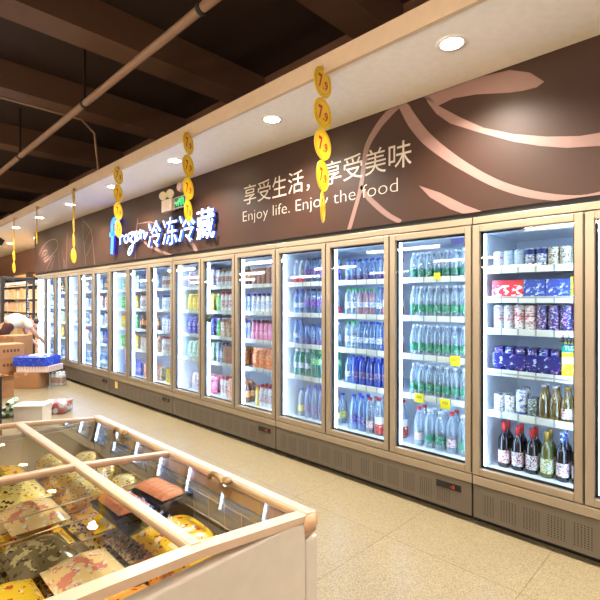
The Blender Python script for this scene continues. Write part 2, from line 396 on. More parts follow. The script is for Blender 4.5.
mb = MB(); stroke(mb, [(84, 240), (74, 232), (62, 236), (56, 255), (58, 300), (57, 345), (54, 388)], .05); stroke(mb, [(44, 300), (60, 294), (88, 286)], .035); mb.build('lit_letter_f', [fblue, fviolet], ns)
for nm, strokes in (('lit_letter_r', [[(88, 300), (93, 320), (92, 345)], [(92, 318), (100, 303), (108, 305)]]),
                    ('lit_letter_o', [[(122, 300), (113, 312), (114, 330), (124, 334), (131, 318), (126, 302), (120, 300)]]),
                    ('lit_letter_z', [[(134, 296), (144, 290), (156, 288), (146, 310), (138, 326), (150, 332), (150, 360), (140, 386), (131, 388), (134, 366), (150, 345), (162, 330)]]),
                    ('lit_letter_e', [[(162, 316), (172, 304), (174, 290), (167, 286), (161, 300), (164, 322), (174, 322), (182, 310)]]),
                    ('lit_letter_n', [[(184, 276), (187, 300), (188, 318)], [(187, 305), (194, 285), (201, 286), (203, 304), (207, 314), (214, 300), (217, 288)]])):
    mb = MB()
    for s_ in strokes: stroke(mb, s_, .015)
    mb.build(nm, [face, side], ns)

# exit sign, twin emergency lamp, round siren
def wallbox(px0, px1, py0, py1, X, d, name, m, parent, mbx=None):
    a = on_wall(px0, py0, X); b = on_wall(px1, py1, X)
    z0 = on_wall((px0 + px1) / 2, py1, X)[2]; z1 = on_wall((px0 + px1) / 2, py0, X)[2]
    o = MB().box(X - d, X, min(a[1], b[1]), max(a[1], b[1]), z0, z1).build(name, m, parent, bevel=.004); return (min(a[1], b[1]), max(a[1], b[1]), z0, z1)
ex = empty('exit_sign', (0, 0, 0)); tag(ex, 'small green illuminated exit sign mounted above the lit letters', 'exit sign')
ya, yb, za, zb = wallbox(176.5, 188, 196.5, 208, 2.86, .03, 'sign_box', mat('exit_frame_white', (215, 205, 200), .4), ex)
MB().box(2.827, 2.8301, ya + .012, yb - .012, za + .012, zb - .012).build('sign_face', emissive('exit_dark_green', (10, 70, 40), .15), ex)
mb = MB(); cy = (ya + yb) / 2; cz = (za + zb) / 2; W_ = yb - ya; H_ = zb - za
def eg(a, b): return (2.824, cy - a * W_, cz + b * H_)
for s_ in ([(-.05, .1), (-.12, -.08)], [(-.12, -.08), (-.22, -.1), (-.26, -.25)], [(-.12, -.08), (-.04, -.2), (-.1, -.32)], [(-.05, .1), (.04, .02), (.06, -.06)], [(-.05, .1), (-.14, .08), (-.17, 0)], [(.14, -.32), (.14, .3), (.32, .3), (.32, -.32)], [(-.4, 0), (-.28, .0)], [(-.34, .07), (-.4, 0), (-.34, -.07)]):
    mb.tube([eg(*q) for q in s_], .008, n=6)
mb.lathe([(.0001, -.002), (.014, 0), (.0001, .002)], axis='x', c=eg(-.02, .24), n=10)
mb.build('running_figure', emissive('exit_green', (90, 255, 160), .25), ex)
MB().box(2.85, 2.925, cy - .01, cy + .01, cz - .01, cz + .01).build('bracket', steel, ex)
em = empty('emergency_light', (0, 0, 0)); tag(em, 'white emergency light box with two round lamp heads beside the exit sign', 'emergency light')
ya, yb, za, zb = wallbox(165, 175, 200, 212, 2.87, .05, 'battery_box', mat('aged_white_plastic', (226, 212, 198), .45), em)
MB().box(2.87, 2.925, (ya + yb) / 2 - .03, (ya + yb) / 2 + .03, za + .03, zb - .03).build('mount', steel, em)
for yy in (yb - .02, ya + .05):
    o = MB().lathe([(.02, .0), (.05, .035), (.055, .05)], axis='x', c=(0, 0, 0), n=16).build('lamp_head', mat('lamp_head_cream', (232, 222, 190), .3), em, (2.86, yy, zb + .055)); o.rotation_euler = (0, PI, 0.5)
    MB().tube([(2.85, yy, zb - .01), (2.86, yy, zb + .05)], .01).build('neck', steel, em)
si = on_wall(181, 187, 2.86)
mb = MB().lathe([(.03, .065), (.045, .05), (.06, .02), (.062, 0), (.05, -.03)], axis='x', c=(2.86, si[1], si[2]), n=16)
o = mb.build('wall_speaker', mat('pinkish_speaker', (200, 172, 168), .4)); tag(o, 'small round pinkish wall speaker just above the exit sign', 'speaker')

# downlights in the soffit
dl_g = 'recessed downlights in the white soffit'
dn = empty('recessed_downlight', (2.435, 0, 2.945))
MB().lathe([(.062, -.004), (.085, -.006), (.09, 0)], n=24, cap0=False, cap1=False).build('trim_ring', mat('white_ring', (240, 235, 228), .4), dn)
MB().lathe([(.0005, -.002), (.062, -.003)], n=24, cap1=False).build('lamp_lens', emissive('downlight_glow', (255, 226, 180), 40), dn)
T = kids(dn)
dls = [(2.435, -1.86), (2.435, -.34), (2.435, 1.18), (2.435, 2.71), (2.435, 4.23), (2.435, 5.76), (2.435, 7.29), (2.435, 8.82), (2.435, 10.35), (3.17, 11.7), (2.99, 13.3), (2.435, 12.2), (2.435, 15)]
wh = {3: 'above the four-tag chain', 2: 'nearest the big mural leaf', 4: 'above the exit sign side', 5: 'above the blue letter', 6: 'beyond the blue letter', 7: 'above the line-drawn hand mural', 8: 'at the far end of the fridges'}
nm_dl = ['behind the first fridge', 'over the wine fridge end', 'over the wine fridge', 'nearest the slogan start', 'just before the exit sign', 'in front of the blue script letter', 'beyond the blue script letter', 'in front of the line-drawn hand mural', 'at the far end of the fridge row', 'over the far wall shelving', 'deepest over the far shelving', 'past the last fridge', 'farthest along the soffit edge']
for i, (x, y) in enumerate(dls):
    o = dn if i == 0 else copy_tree(dn, T); o.location = (x, y, 2.945)
    tag(o, 'round recessed downlight in the soffit, ' + nm_dl[i], 'downlight', dl_g)
    ld = bpy.data.lights.new('downlight', 'SPOT'); ld.energy = 120; ld.color = (1, .92, .80); ld.spot_size = 2.5; ld.spot_blend = .8; ld.shadow_soft_size = .06
    lo = bpy.data.objects.new('downlight_lamp', ld); C.objects.link(lo); lo.parent = o; lo.location = (0, 0, -.02)

# out-of-view tube lights added over the shop floor as fill light
lum = empty('fill_luminaire')
MB().box(-.06, .06, -.75, .75, 0, .05).build('housing', mat('fill_luminaire_white', (225, 225, 225), .4), lum)
MB().lathe([(.028, -.72), (.028, .72)], n=14, axis='y', c=(0, 0, -.035)).build('tube', emissive('fill_tube_glow', (255, 238, 216), 34), lum)
for y in (-.735, .735): MB().box(-.03, .03, y - .015, y + .015, -.065, 0).build('lamp_holder', MATS['fill_luminaire_white'], lum)
for y in (-.5, .5): MB().tube([(0, y, .05), (0, y, 1.895)], .004).build('suspension_wire', steel, lum)
T = kids(lum); i = 0
for x in (-.05, -.9, -3.4, -6):
    for y in ((-1.2, 1.2) if x == -.05 else (-3, 0.6, 4.2, 7.8, 11.4, 15, 18.4)):
        o = lum if i == 0 else copy_tree(lum, T); i += 1; o.location = (x, y, 2.4)
        tag(o, 'added out-of-view tube light giving fill light over the shop floor', 'lamp', 'added out-of-view fill lights over the shop floor')

# ------------------------------------------------------------------ refrigerators
LW = 1.93; BAY = LW / 3
def make_cabinet(shelves):
    r = empty('display_refrigerator')
    mb = MB(); L = LW - .006
    mb.box(.055, .79, 0.002, .022, .05, 2.03, 0).box(.055, .79, L - .022, L - .002, .05, 2.03, 0)
    mb.box(.004, .79, .001, L, 1.985, 2.030, 0)
    mb.box(0, .05, .001, L, .268, .325, 0)
    mb.box(.77, .79, .022, L - .022, .05, 1.985, 1)
    body = mb.build('cabinet_body', [champagne, dark], r, bevel=.003)
    MB().box(.05, .77, .022, L - .022, .27, .35).box(.05, .77, .022, L - .022, 1.935, 1.985).box(.745, .769, .022, L - .022, .35, 1.935).box(.06, .745, .0225, .028, .35, 1.935).box(.06, .745, L - .028, L - .0225, .35, 1.935).build('liner', white_liner, r)
    g = MB().box(.006, .03, .004, L - .003, .05, .262).build('grille_panel', grille_mat, r)
    MB().box(.07, .79, .004, L - .004, 0, .05).build('plinth', dark, r)
    c = MB().box(.001, .006, .075, .255, .183, .226).build('temperature_display', mat('display_black', (14, 12, 14), .2), r)
    mb = MB(); text_into(mb, '-2', (0.0005, .15, .195), (0, -1, 0), (0, 0, 1), .03, .02); mb.build('display_digits', emissive('display_red', (220, 50, 40), .12), c)
    for k in range(1, 3): MB().box(.05, .10, k * BAY - .02, k * BAY + .02, .35, 1.935).build('mullion', white_liner, r)
    for k in range(3):
        MB().box(.062, .085, (k + 1) * BAY - .062, (k + 1) * BAY - .042, .38, 1.92).build('light_strip', led, r)
        MB().box(.062, .085, k * BAY + .034, k * BAY + .056, .38, 1.92).build('light_strip', led, r)  # second strip hidden behind the near stile, added to brighten the bay
        for z in shelves:
            s = MB().box(.14, .744, k * BAY + .032, (k + 1) * BAY - .032, z - .012, z).build('shelf', shelf_mat, r)
            MB().box(.122, .139, k * BAY + .03, (k + 1) * BAY - .03, z - .03, z + .012).build('price_rail', rail_m, s)
        y1 = (k + 1) * BAY - .003; w = BAY - .006
        st = .046; z0, z1 = .332, 1.978
        mb = MB().box(0, .035, -w, -w + st, z0, z1).box(0, .035, -st, 0, z0, z1).box(0.0005, .035, -w + st, -st, z0, z0 + st).box(0.0005, .035, -w + st, -st, z1 - st, z1)
        d = mb.build('door', champagne, r, (0, y1, 0), bevel=.004)
        i1 = .012
        mb = MB()
        for a in ((-w + .004, -w + st + i1, z0 + .004, z1 - .004), (-st - i1, -.004, z0 + .004, z1 - .004), (-w + st, -st, z0 + .004, z0 + st + i1), (-w + st, -st, z1 - st - i1, z1 - .004)):
            mb.box(.0355, .048, a[0], a[1], a[2], a[3])
        mb.build('gasket', black, d)
        MB().box(.014, .02, -w + st - .006, -st + .006, z0 + st - .006, z1 - st + .006).build('glass_pane', glass, d)
        MB().box(-.001, .03, -w - .003, -w + .004, z0 + .01, z1 - .01).build('pull_edge', mat('dark_grey_edge', (60, 58, 52), .4, .3), d)
    return r
def rail_material():
    m = bpy.data.materials.new('price_rail_strip'); m.use_nodes = True; nt = m.node_tree; N = nt.nodes; L = nt.links; b = N['Principled BSDF']; b.inputs['Roughness'].default_value = .25
    tc = N.new('ShaderNodeTexCoord'); bk = N.new('ShaderNodeTexBrick'); bk.offset = 0; bk.inputs['Scale'].default_value = 1
    mp = N.new('ShaderNodeMapping'); mp.inputs['Rotation'].default_value = (0, PI / 2, PI / 2); L.new(tc.outputs['Object'], mp.inputs[0])
    s = N.new('ShaderNodeSeparateXYZ'); cmb = N.new('ShaderNodeCombineXYZ'); L.new(tc.outputs['Object'], s.inputs[0]); L.new(s.outputs[1], cmb.inputs[0]); L.new(s.outputs[2], cmb.inputs[1])
    bk.inputs['Brick Width'].default_value = .105; bk.inputs['Row Height'].default_value = .5; bk.inputs['Mortar Size'].default_value = .006
    bk.inputs['Color1'].default_value = lin((204, 208, 204)); bk.inputs['Color2'].default_value = lin((226, 226, 218)); bk.inputs['Mortar'].default_value = lin((150, 156, 158)); L.new(cmb.outputs[0], bk.inputs['Vector']); L.new(bk.outputs[0], b.inputs['Base Color']); return m
rail_m = rail_material()

S1 = [.735, 1.012, 1.285, 1.495, 1.69]
S2 = [.76, 1.062, 1.355, 1.645]
cabY = [-.652, 1.278, 3.208, 5.138, 7.068, 8.998]
cab_lab = ['tall three-door glass fridge of beer, wine and canned drinks', 'three-door glass fridge of bottled water and blue soda below the slogan',
           'three-door glass fridge of yogurt drinks and juices under the slogan start', 'three-door glass fridge below the lit Chinese characters',
           'three-door glass fridge below the blue script letter', 'three-door glass fridge at the far end with one door swung open']
cabs = []
c1 = make_cabinet(S1); c1.location = (WX, cabY[0], 0); cabs.append(c1)
c2 = make_cabinet(S2); c2.location = (WX, cabY[1], 0); cabs.append(c2); T2 = kids(c2)
for y in cabY[2:]:
    c = copy_tree(c2, T2); c.location = (WX, y, 0); cabs.append(c)
for c, l in zip(cabs, cab_lab): tag(c, l, 'refrigerator', 'glass-door fridges along the wall')
bpy.context.view_layer.update()
od = [d for d in cabs[5].children if d.name.startswith('door') and d.location.y > 1.7][0]
od.rotation_euler.z = -PI / 2 * .97; od['label'] = 'far door standing open'
od.location.x = -.002
for ch in list(od.children): pass
# stickers on doors
d1 = [d for d in c1.children if d.name.startswith('door') and d.location.y > 1.7][0]
mb = MB(); text_into(mb, '拉', (.008, -BAY + .087, 1.215), (0, -1, 0), (0, 0, 1), .064, .066, offset=.01); o = mb.build('pull_sticker', mat('sticker_black', (24, 22, 24), .5), d1)
o.location = (0.004, 0, 0)
# the pull sign sits by the near stile, reading from the aisle
o.location.y = .036
d2 = [d for d in cabs[1].children if d.name.startswith('door') and d.location.y < .7][0]
MB().box(.011, .0135, -BAY + .062, -BAY + .15, 1.865, 1.905).build('blue_sticker', mat('sticker_blue', (36, 50, 120), .4), d2)

# ------------------------------------------------------------------ packaged goods
def lathe_part(prof, n=14, **k): return MB().lathe(prof, n=n, **k)
PROTO = {}
def proto(name, key, builder):
    if key not in PROTO:
        r = builder(); r.name = name; PROTO[key] = dict(root=r, tree=kids(r), name=name, used=False)
    return PROTO[key]

def bottle(name, h, r, shape, body_m, cap_m, label_m, lz=(.3, .55), far=False, foil=None):
    def b():
        R = r; n = 8 if far else 14
        if shape == 'pet':
            pf = [(R * .8, 0), (R * .98, .012), (R, h * .2), (R * .93, h * .3), (R, h * .42), (R, h * .62), (R * .86, h * .72), (R * .5, h * .85), (R * .36, h * .9), (R * .36, h * .945)]; cr = R * .44; cz0 = h * .93
        elif shape == 'straight':
            pf = [(R * .85, 0), (R, .01), (R, h * .7), (R * .9, h * .78), (R * .5, h * .88), (R * .42, h * .93)]; cr = R * .5; cz0 = h * .915
        elif shape == 'wine':
            pf = [(R * .95, 0), (R, .008), (R, h * .58), (R * .9, h * .65), (R * .42, h * .74), (R * .36, h * .8), (R * .35, h * .985)]; cr = R * .4; cz0 = h * .8
        elif shape == 'beer':
            pf = [(R * .95, 0), (R, .008), (R, h * .55), (R * .8, h * .65), (R * .45, h * .78), (R * .38, h * .97)]; cr = R * .46; cz0 = h * .955
        else:  # squat wide-mouth drink
            pf = [(R * .85, 0), (R, .01), (R, h * .35), (R * .88, h * .5), (R, h * .65), (R * .8, h * .8), (R * .6, h * .88)]; cr = R * .62; cz0 = h * .87
        def rad(z):
            for (r0, z0), (r1, z1) in zip(pf, pf[1:]):
                if z0 <= z <= z1: return r0 + (r1 - r0) * (z - z0) / max(z1 - z0, 1e-6)
            return R
        zs = [h * (lz[0] + (lz[1] - lz[0]) * t) for t in (0, .25, .5, .75, 1)]
        lp = [(rad(z) + .0008, z) for z in zs]
        cap = [(cr, cz0), (cr, h - .002), (cr * .9, h)]
        if far:
            mb = MB().lathe(pf, n=n).lathe(lp, m=1, n=n, cap0=False, cap1=False).lathe(cap, m=2, n=n)
            return mb.build(name, [body_m, label_m, cap_m])
        o = MB().lathe(pf, n=n).build(name, body_m)
        if label_m: MB().lathe(lp, n=n, cap0=False, cap1=False).build('label', label_m, o)
        MB().lathe(cap, n=10).build('cap', cap_m, o)
        return o
    return b
def can(name, h, r, art, far=False):
    def b():
        o = MB().lathe([(r * .82, .002), (r, .012), (r, h - .014), (r * .84, h - .003)], n=10 if far else 16, cap1=False).build(name, art)
        MB().lathe([(r * .84, h - .003), (r * .84, h), (r * .78, h - .001), (r * .76, h - .004)], n=16).build('lid', silver, o)
        MB().lathe([(r * .76, 0), (r * .82, .002)], n=16, cap1=False).build('base_rim', silver, o)
        return o
    return b
def cup(name, h, r, art, lid, far=False):
    def b():
        if far: return MB().lathe([(r * .8, 0), (r, h * .93)], n=10).lathe([(r * 1.03, h * .93), (r * 1.03, h)], m=1, n=10).build(name, [art, lid])
        o = MB().lathe([(r * .8, 0), (r * .82, .004), (r, h * .93)], n=16).build(name, art)
        MB().lathe([(r * 1.04, h * .93), (r * 1.04, h * .98), (r * .98, h)], n=16).build('lid', lid, o); return o
    return b
def carton(name, w, d, h, art, top=None, gable=False):
    def b():
        mb = MB()
        if gable:
            mb.box(-d / 2, d / 2, -w / 2, w / 2, 0, h * .78)
            mb.prism([(-d / 2, -w / 2, h * .78), (d / 2, -w / 2, h * .78), (.004, -w / 2, h * .93), (.004, -w / 2, h), (-.004, -w / 2, h), (-.004, -w / 2, h * .93)], (0, w, 0))
        else: mb.box(-d / 2, d / 2, -w / 2, w / 2, 0, h)
        o = mb.build(name, art, bevel=.003)
        if top: MB().lathe([(.012, h * .86 if gable else h), (.012, (h * .86 if gable else h) + .016)], n=10, c=(0 if not gable else -d * .26, 0, 0)).build('cap', top, o)
        return o
    return b
def pouch(name, w, h, th, art, seal=None):
    def b():
        mb = MB().pillow(w, h, th, n=6)
        mb.v = [(p[2] - th / 2, p[0], p[1] + h / 2) for p in mb.v]
        mb.box(-.0015, .0015, -w * .47, w * .47, h - .004, h + .012, 1 if seal else 0)
        return mb.build(name, [art] + ([seal] if seal else []))
    return b

W = clear('clear_pet_plastic', (235, 243, 248), (228, 238, 246), .3)
WB = clear('pale_blue_pet_plastic', (205, 228, 252), (180, 212, 248), .38)
WDB = clear('royal_blue_pet_plastic', (90, 130, 245), (80, 120, 245), .5)
WG = clear('teal_pet_plastic', (170, 235, 225), (130, 215, 205), .35)
WP = clear('pale_pink_water', (245, 220, 235), (235, 205, 225), .4)
RED = clear('rose_red_drink', (240, 70, 60), (225, 60, 50), .6)
AMB = clear('amber_green_glass', (226, 200, 90), (180, 155, 55), .4)
wine_glass = mat('dark_wine_glass', (26, 14, 14), .08, spec=.8); olive = mat('olive_wine_glass', (96, 92, 30), .1, spec=.7)
capw = mat('white_cap', (238, 240, 242), .4); capk = mat('dark_cap', (28, 30, 50), .4); capg = mat('green_cap', (40, 190, 80), .35); capb = mat('blue_cap', (30, 60, 190), .35)
capr = mat('red_cap', (205, 40, 45), .35); cappk = mat('brown_cap', (110, 40, 40), .4); capp = mat('pink_cap', (230, 90, 150), .4); capo = mat('orange_cap', (240, 130, 30), .4); caplb = mat('light_blue_cap', (120, 180, 240), .35); capgold = mat('gold_cap', (190, 150, 60), .3, .6)
lg = printed('green_water_label', (16, 120, 84), (210, 236, 224), (10, 84, 60), 60, th=.6)
lp = printed('purple_label', (92, 44, 160), (220, 210, 240), (60, 24, 120), 60, th=.6)
lnavy = printed('navy_label', (32, 42, 130), (220, 225, 245), (150, 40, 60), 50, th=.58)
lred = printed('red_white_label', (228, 226, 226), (205, 45, 40), (40, 30, 40), 45)
lyel = printed('yellow_label', (240, 220, 60), (30, 60, 160), (255, 250, 240), 50, th=.58)
lwhite = printed('white_blue_label', (232, 236, 240), (60, 110, 200), (150, 170, 200), 45)
lorange = printed('orange_label', (240, 150, 50), (250, 230, 190), (200, 60, 30), 45)
lpink = printed('pink_label', (238, 140, 180), (250, 235, 240), (190, 40, 110), 45)
lcream = printed('cream_brown_label', (226, 208, 180), (120, 70, 50), (200, 60, 50), 55, th=.52)
lgreen2 = printed('bright_green_label', (80, 200, 90), (240, 250, 240), (20, 120, 40), 45)
lwine = printed('red_wine_label', (190, 50, 48), (240, 230, 225), (240, 230, 225), 40, th=.52)
lwineY = printed('yellow_wine_label', (200, 190, 90), (240, 240, 235), (70, 100, 60), 40, th=.52)
lwineW = printed('white_wine_label', (225, 225, 220), (180, 50, 50), (60, 60, 80), 40)
milk = mat('milk_white_plastic', (240, 238, 232), .35); milky = mat('milky_yellow_drink', (244, 214, 110), .35); pinkd = mat('pink_yogurt_drink', (240, 150, 185), .35); oranged = mat('orange_juice', (244, 140, 40), .3); tead = clear('brown_tea', (200, 120, 50), (170, 95, 35), .55); yeld = mat('yellow_juice', (246, 205, 50), .3); redd = mat('red_juice', (215, 50, 50), .3); greend = mat('green_drink', (110, 200, 80), .3); greyd = mat('grey_drink', (150, 160, 175), .3)

KINDS = {}
def K(key, name, desc, cat, dia, h, builder): KINDS[key] = (name, desc, cat, dia, h, builder)
K('wg', 'water_bottle', 'green-label water bottle', 'bottle', .064, .235, bottle('water_bottle', .235, .031, 'pet', W, capw, lg, (.16, .4)))
K('wgs', 'water_bottle', 'short green-label water bottle', 'bottle', .064, .205, bottle('water_bottle', .205, .031, 'pet', W, capw, lg, (.12, .36)))
K('wgl', 'water_bottle', 'tall green-label water bottle', 'bottle', .08, .3, bottle('water_bottle', .3, .038, 'pet', W, capw, lg, (.16, .36)))
K('wrl', 'water_bottle', 'tall red-label water bottle', 'bottle', .08, .3, bottle('water_bottle', .3, .038, 'pet', W, capr, lred, (.16, .36)))
K('wn', 'water_bottle', 'short navy-label water bottle', 'bottle', .066, .19, bottle('water_bottle', .19, .032, 'pet', WB, capb, lnavy, (.05, .3)))
K('wgc', 'water_bottle', 'green-capped water bottle', 'bottle', .066, .235, bottle('water_bottle', .235, .032, 'straight', W, capg, lwhite, (.25, .5)))
K('wpk', 'water_bottle', 'pale pink water bottle', 'bottle', .064, .225, bottle('water_bottle', .225, .031, 'pet', WP, capg, lwhite, (.3, .5)))
K('wb', 'water_bottle', 'pale blue water bottle', 'bottle', .064, .235, bottle('water_bottle', .235, .031, 'pet', WB, capb, lwhite, (.25, .45)))
K('wdb', 'soda_bottle', 'royal blue soda bottle', 'bottle', .07, .235, bottle('soda_bottle', .235, .034, 'straight', WDB, capb, lnavy, (.25, .5)))
K('wrw', 'juice_bottle', 'white-banded red drink bottle', 'bottle', .072, .235, bottle('juice_bottle', .235, .035, 'straight', WP, capr, printed('red_drink_label', (205, 52, 46), (240, 235, 232), (240, 235, 232), 28, th=.6, band=(.075, .13, (235, 232, 230))), (.03, .56)))
K('wrwb', 'juice_bottle', 'tall red-capped drink bottle', 'bottle', .085, .31, bottle('juice_bottle', .31, .04, 'pet', W, capr, printed('red_drink_label_b', (200, 58, 50), (240, 235, 232), (220, 120, 110), 28, th=.6, band=(.095, .155, (235, 232, 230))), (.06, .5)))
K('wpl', 'water_bottle', 'purple-label water bottle', 'bottle', .07, .235, bottle('water_bottle', .235, .033, 'straight', WB, capk, lp, (.3, .58)))
K('wred', 'water_bottle', 'red-based clear bottle', 'bottle', .068, .225, bottle('water_bottle', .225, .032, 'straight', W, capw, mat('rose_label', (222, 70, 96), .4), (.03, .3)))
K('wt', 'soda_bottle', 'teal drink bottle', 'bottle', .068, .25, bottle('soda_bottle', .25, .033, 'straight', WG, capg, lgreen2, (.5, .72)))
K('wtp', 'soda_bottle', 'pale teal drink bottle', 'bottle', .068, .25, bottle('soda_bottle', .25, .033, 'straight', WG, capw, lwhite, (.3, .5)))
K('wbl', 'water_bottle', 'tall blue-wrap water bottle', 'bottle', .085, .3, bottle('water_bottle', .3, .04, 'pet', WB, capb, lnavy, (.2, .42)))
K('wye', 'water_bottle', 'yellow-label clear bottle', 'bottle', .085, .27, bottle('water_bottle', .27, .04, 'pet', W, capb, lyel, (.2, .42)))
K('wtea', 'tea_bottle', 'white-label tea bottle', 'bottle', .072, .22, bottle('tea_bottle', .22, .034, 'straight', tead, capw, lwhite, (.2, .66)))
# cans
K('cwr', 'drink_can', 'red and white drink can', 'can', .07, .12, can('drink_can', .12, .033, printed('can_red_white', (228, 228, 230), (205, 40, 48), (120, 130, 150), 26)))
K('cpb', 'drink_can', 'pale blue drink can', 'can', .07, .122, can('drink_can', .122, .033, printed('can_pale_blue', (190, 208, 222), (120, 150, 185), (235, 238, 240), 34)))
K('cnv', 'drink_can', 'navy and silver drink can', 'can', .07, .125, can('drink_can', .125, .033, printed('can_navy', (170, 178, 190), (34, 44, 110), (235, 235, 240), 22, th=.48, band=(.085, .118, (30, 40, 105)))))
K('cgo', 'drink_can', 'brown and gold drink can', 'can', .07, .125, can('drink_can', .125, .033, printed('can_gold', (196, 186, 160), (88, 70, 48), (235, 230, 210), 30, th=.5)))
K('ctw', 'beer_can', 'tall white beer can', 'can', .07, .165, can('beer_can', .165, .033, printed('can_tall_white', (216, 222, 226), (130, 150, 175), (180, 60, 60), 34, band=(.07, .076, (180, 60, 60)))))
K('ctr', 'beer_can', 'tall white-red beer can', 'can', .07, .165, can('beer_can', .165, .033, printed('can_tall_red', (226, 222, 218), (196, 70, 64), (150, 150, 165), 30, band=(.09, .098, (190, 60, 60)))))
K('cpu', 'beer_can', 'tall purple-patterned beer can', 'can', .07, .165, can('beer_can', .165, .033, printed('can_purple', (64, 54, 112), (190, 120, 150), (200, 205, 225), 22, th=.58)))
K('csm', 'beer_can', 'small white beer can', 'can', .07, .118, can('beer_can', .118, .033, printed('can_small_white', (224, 226, 226), (60, 80, 120), (180, 180, 190), 40, th=.57)))
K('cwb', 'beer_can', 'tall blue-emblem white can', 'can', .074, .168, can('beer_can', .168, .034, printed('can_blue_emblem', (226, 228, 228), (56, 86, 170), (150, 170, 200), 26, th=.56, band=(.01, .022, (50, 80, 170)))))
K('cdk', 'drink_can', 'dark grey drink can', 'can', .064, .115, can('drink_can', .115, .031, printed('can_dark', (70, 84, 80), (190, 196, 200), (130, 120, 60), 40)))
# glass bottles
K('ba', 'beer_bottle', 'clear amber beer bottle', 'bottle', .064, .21, bottle('beer_bottle', .21, .03, 'beer', AMB, capw, None))
K('bas', 'beer_bottle', 'silver-label amber beer bottle', 'bottle', .064, .21, bottle('beer_bottle', .21, .03, 'beer', AMB, capgold, lwineW, (.1, .4)))
K('wr', 'wine_bottle', 'dark red-topped wine bottle', 'bottle', .078, .3, bottle('wine_bottle', .3, .037, 'wine', wine_glass, capr, lwine, (.1, .38)))
K('wrW', 'wine_bottle', 'white-label red-topped wine bottle', 'bottle', .078, .29, bottle('wine_bottle', .29, .037, 'wine', wine_glass, capr, lwineW, (.1, .42)))
K('wbW', 'wine_bottle', 'blue-topped wine bottle', 'bottle', .078, .3, bottle('wine_bottle', .3, .037, 'wine', wine_glass, printed('blue_white_foil', (226, 230, 238), (30, 70, 170), (30, 70, 170), 30, th=.5), lwineW, (.1, .38)))
K('wy', 'wine_bottle', 'yellow-label olive wine bottle', 'bottle', .078, .29, bottle('wine_bottle', .29, .037, 'wine', olive, capgold, lwineY, (.1, .42)))
# packs
K('prd', 'carton_pack', 'red and white carton pack', 'box', .2, .12, carton('carton_pack', .2, .2, .12, printed('pack_red', (226, 226, 230), (210, 40, 52), (210, 40, 52), 12, th=.5, band=(.085, .121, (208, 44, 52)))))
K('pbl', 'carton_pack', 'blue wrapped drink pack', 'box', .13, .12, carton('carton_pack', .13, .2, .12, printed('pack_blue', (46, 70, 160), (200, 210, 232), (120, 150, 210), 12, th=.58)))
K('pye', 'carton_pack', 'yellow carton with dark mark', 'box', .072, .13, carton('carton_pack', .07, .18, .13, printed('pack_yellow', (236, 218, 60), (70, 80, 40), (250, 245, 200), 26, th=.6)))
def canpack():
    o = MB()
    for i in range(3):
        for j in range(2): o.lathe([(.03, 0), (.033, .008), (.033, .15), (.028, .16)], c=(j * .067 - .033, (i - 1) * .067, 0), n=12)
    o = o.build('can_multipack', printed('multipack_film', (36, 40, 120), (120, 60, 130), (150, 170, 220), 12, th=.58, rough=.15))
    MB().box(-.067, .067, -.101, .101, .03, .12).build('wrap_band', printed('multipack_wrap', (30, 36, 110), (92, 50, 140), (170, 180, 225), 9, th=.6, rough=.12), o)
    return o
K('pcp', 'can_multipack', 'blue-purple wrapped can multipack', 'multipack', .203, .165, canpack)
def tuza():
    o = MB().box(-.06, .06, -.055, .055, 0, .21).build('drink_carton', printed('citrus_yellow', (242, 222, 40), (250, 240, 120), (225, 190, 30), 18, th=.55), bevel=.002)
    MB().box(-.0605, -.0598, -.0545, .0545, .155, .208).build('teal_band', mat('carton_teal', (20, 150, 130), .4), o)
    mb = MB(); text_into(mb, 'TUZA', (-.0612, .04, .168), (0, -1, 0), (0, 0, 1), .082, .026, offset=.01); mb.build('brand_lettering', capw, o)
    MB().box(-.0605, -.0598, -.0545, .0545, .085, .125).build('cream_band', mat('carton_cream', (236, 236, 200), .4), o)
    return o
K('tz', 'drink_carton', 'teal-topped yellow carton', 'carton', .112, .21, tuza)
# yogurt / juice kinds
def KF(key, name, desc, cat, dia, h, mk): K(key, name, desc, cat, dia, h, mk(False)); K(key + '_f', name, desc, cat, dia, h, mk(True))
KF('ycr', 'yogurt_cup', 'cream and brown patterned cup', 'cup', .074, .19, lambda f: cup('yogurt_cup', .19, .034, lcream, capw, f))
KF('ywb', 'milk_bottle', 'blue-capped white milk bottle', 'bottle', .066, .2, lambda f: bottle('milk_bottle', .2, .031, 'wide', milk, capb, lwhite, (.2, .6), f))
KF('yyl', 'juice_bottle', 'yellow juice bottle', 'bottle', .068, .21, lambda f: bottle('juice_bottle', .21, .032, 'wide', yeld, capo, lyel, (.2, .6), f))
KF('ypk', 'yogurt_bottle', 'pink yogurt drink bottle', 'bottle', .064, .21, lambda f: bottle('yogurt_bottle', .21, .03, 'wide', pinkd, cappk, lpink, (.25, .6), f))
KF('yor', 'juice_bottle', 'orange juice bottle', 'bottle', .072, .21, lambda f: bottle('juice_bottle', .21, .034, 'straight', oranged, capr, lorange, (.2, .6), f))
KF('yrd', 'yogurt_bottle', 'red-white yogurt drink bottle', 'bottle', .066, .23, lambda f: bottle('yogurt_bottle', .23, .031, 'wide', milk, capr, lred, (.2, .7), f))
KF('yte', 'tea_bottle', 'brown tea bottle', 'bottle', .066, .22, lambda f: bottle('tea_bottle', .22, .031, 'pet', tead, capgold, lorange, (.3, .6), f))
KF('ygr', 'juice_bottle', 'green juice bottle', 'bottle', .066, .21, lambda f: bottle('juice_bottle', .21, .031, 'wide', greend, capw, lgreen2, (.25, .65), f))
KF('ywh', 'milk_bottle', 'gold-capped white milk bottle', 'bottle', .07, .19, lambda f: bottle('milk_bottle', .19, .033, 'straight', milk, capgold, lcream, (.3, .6), f))
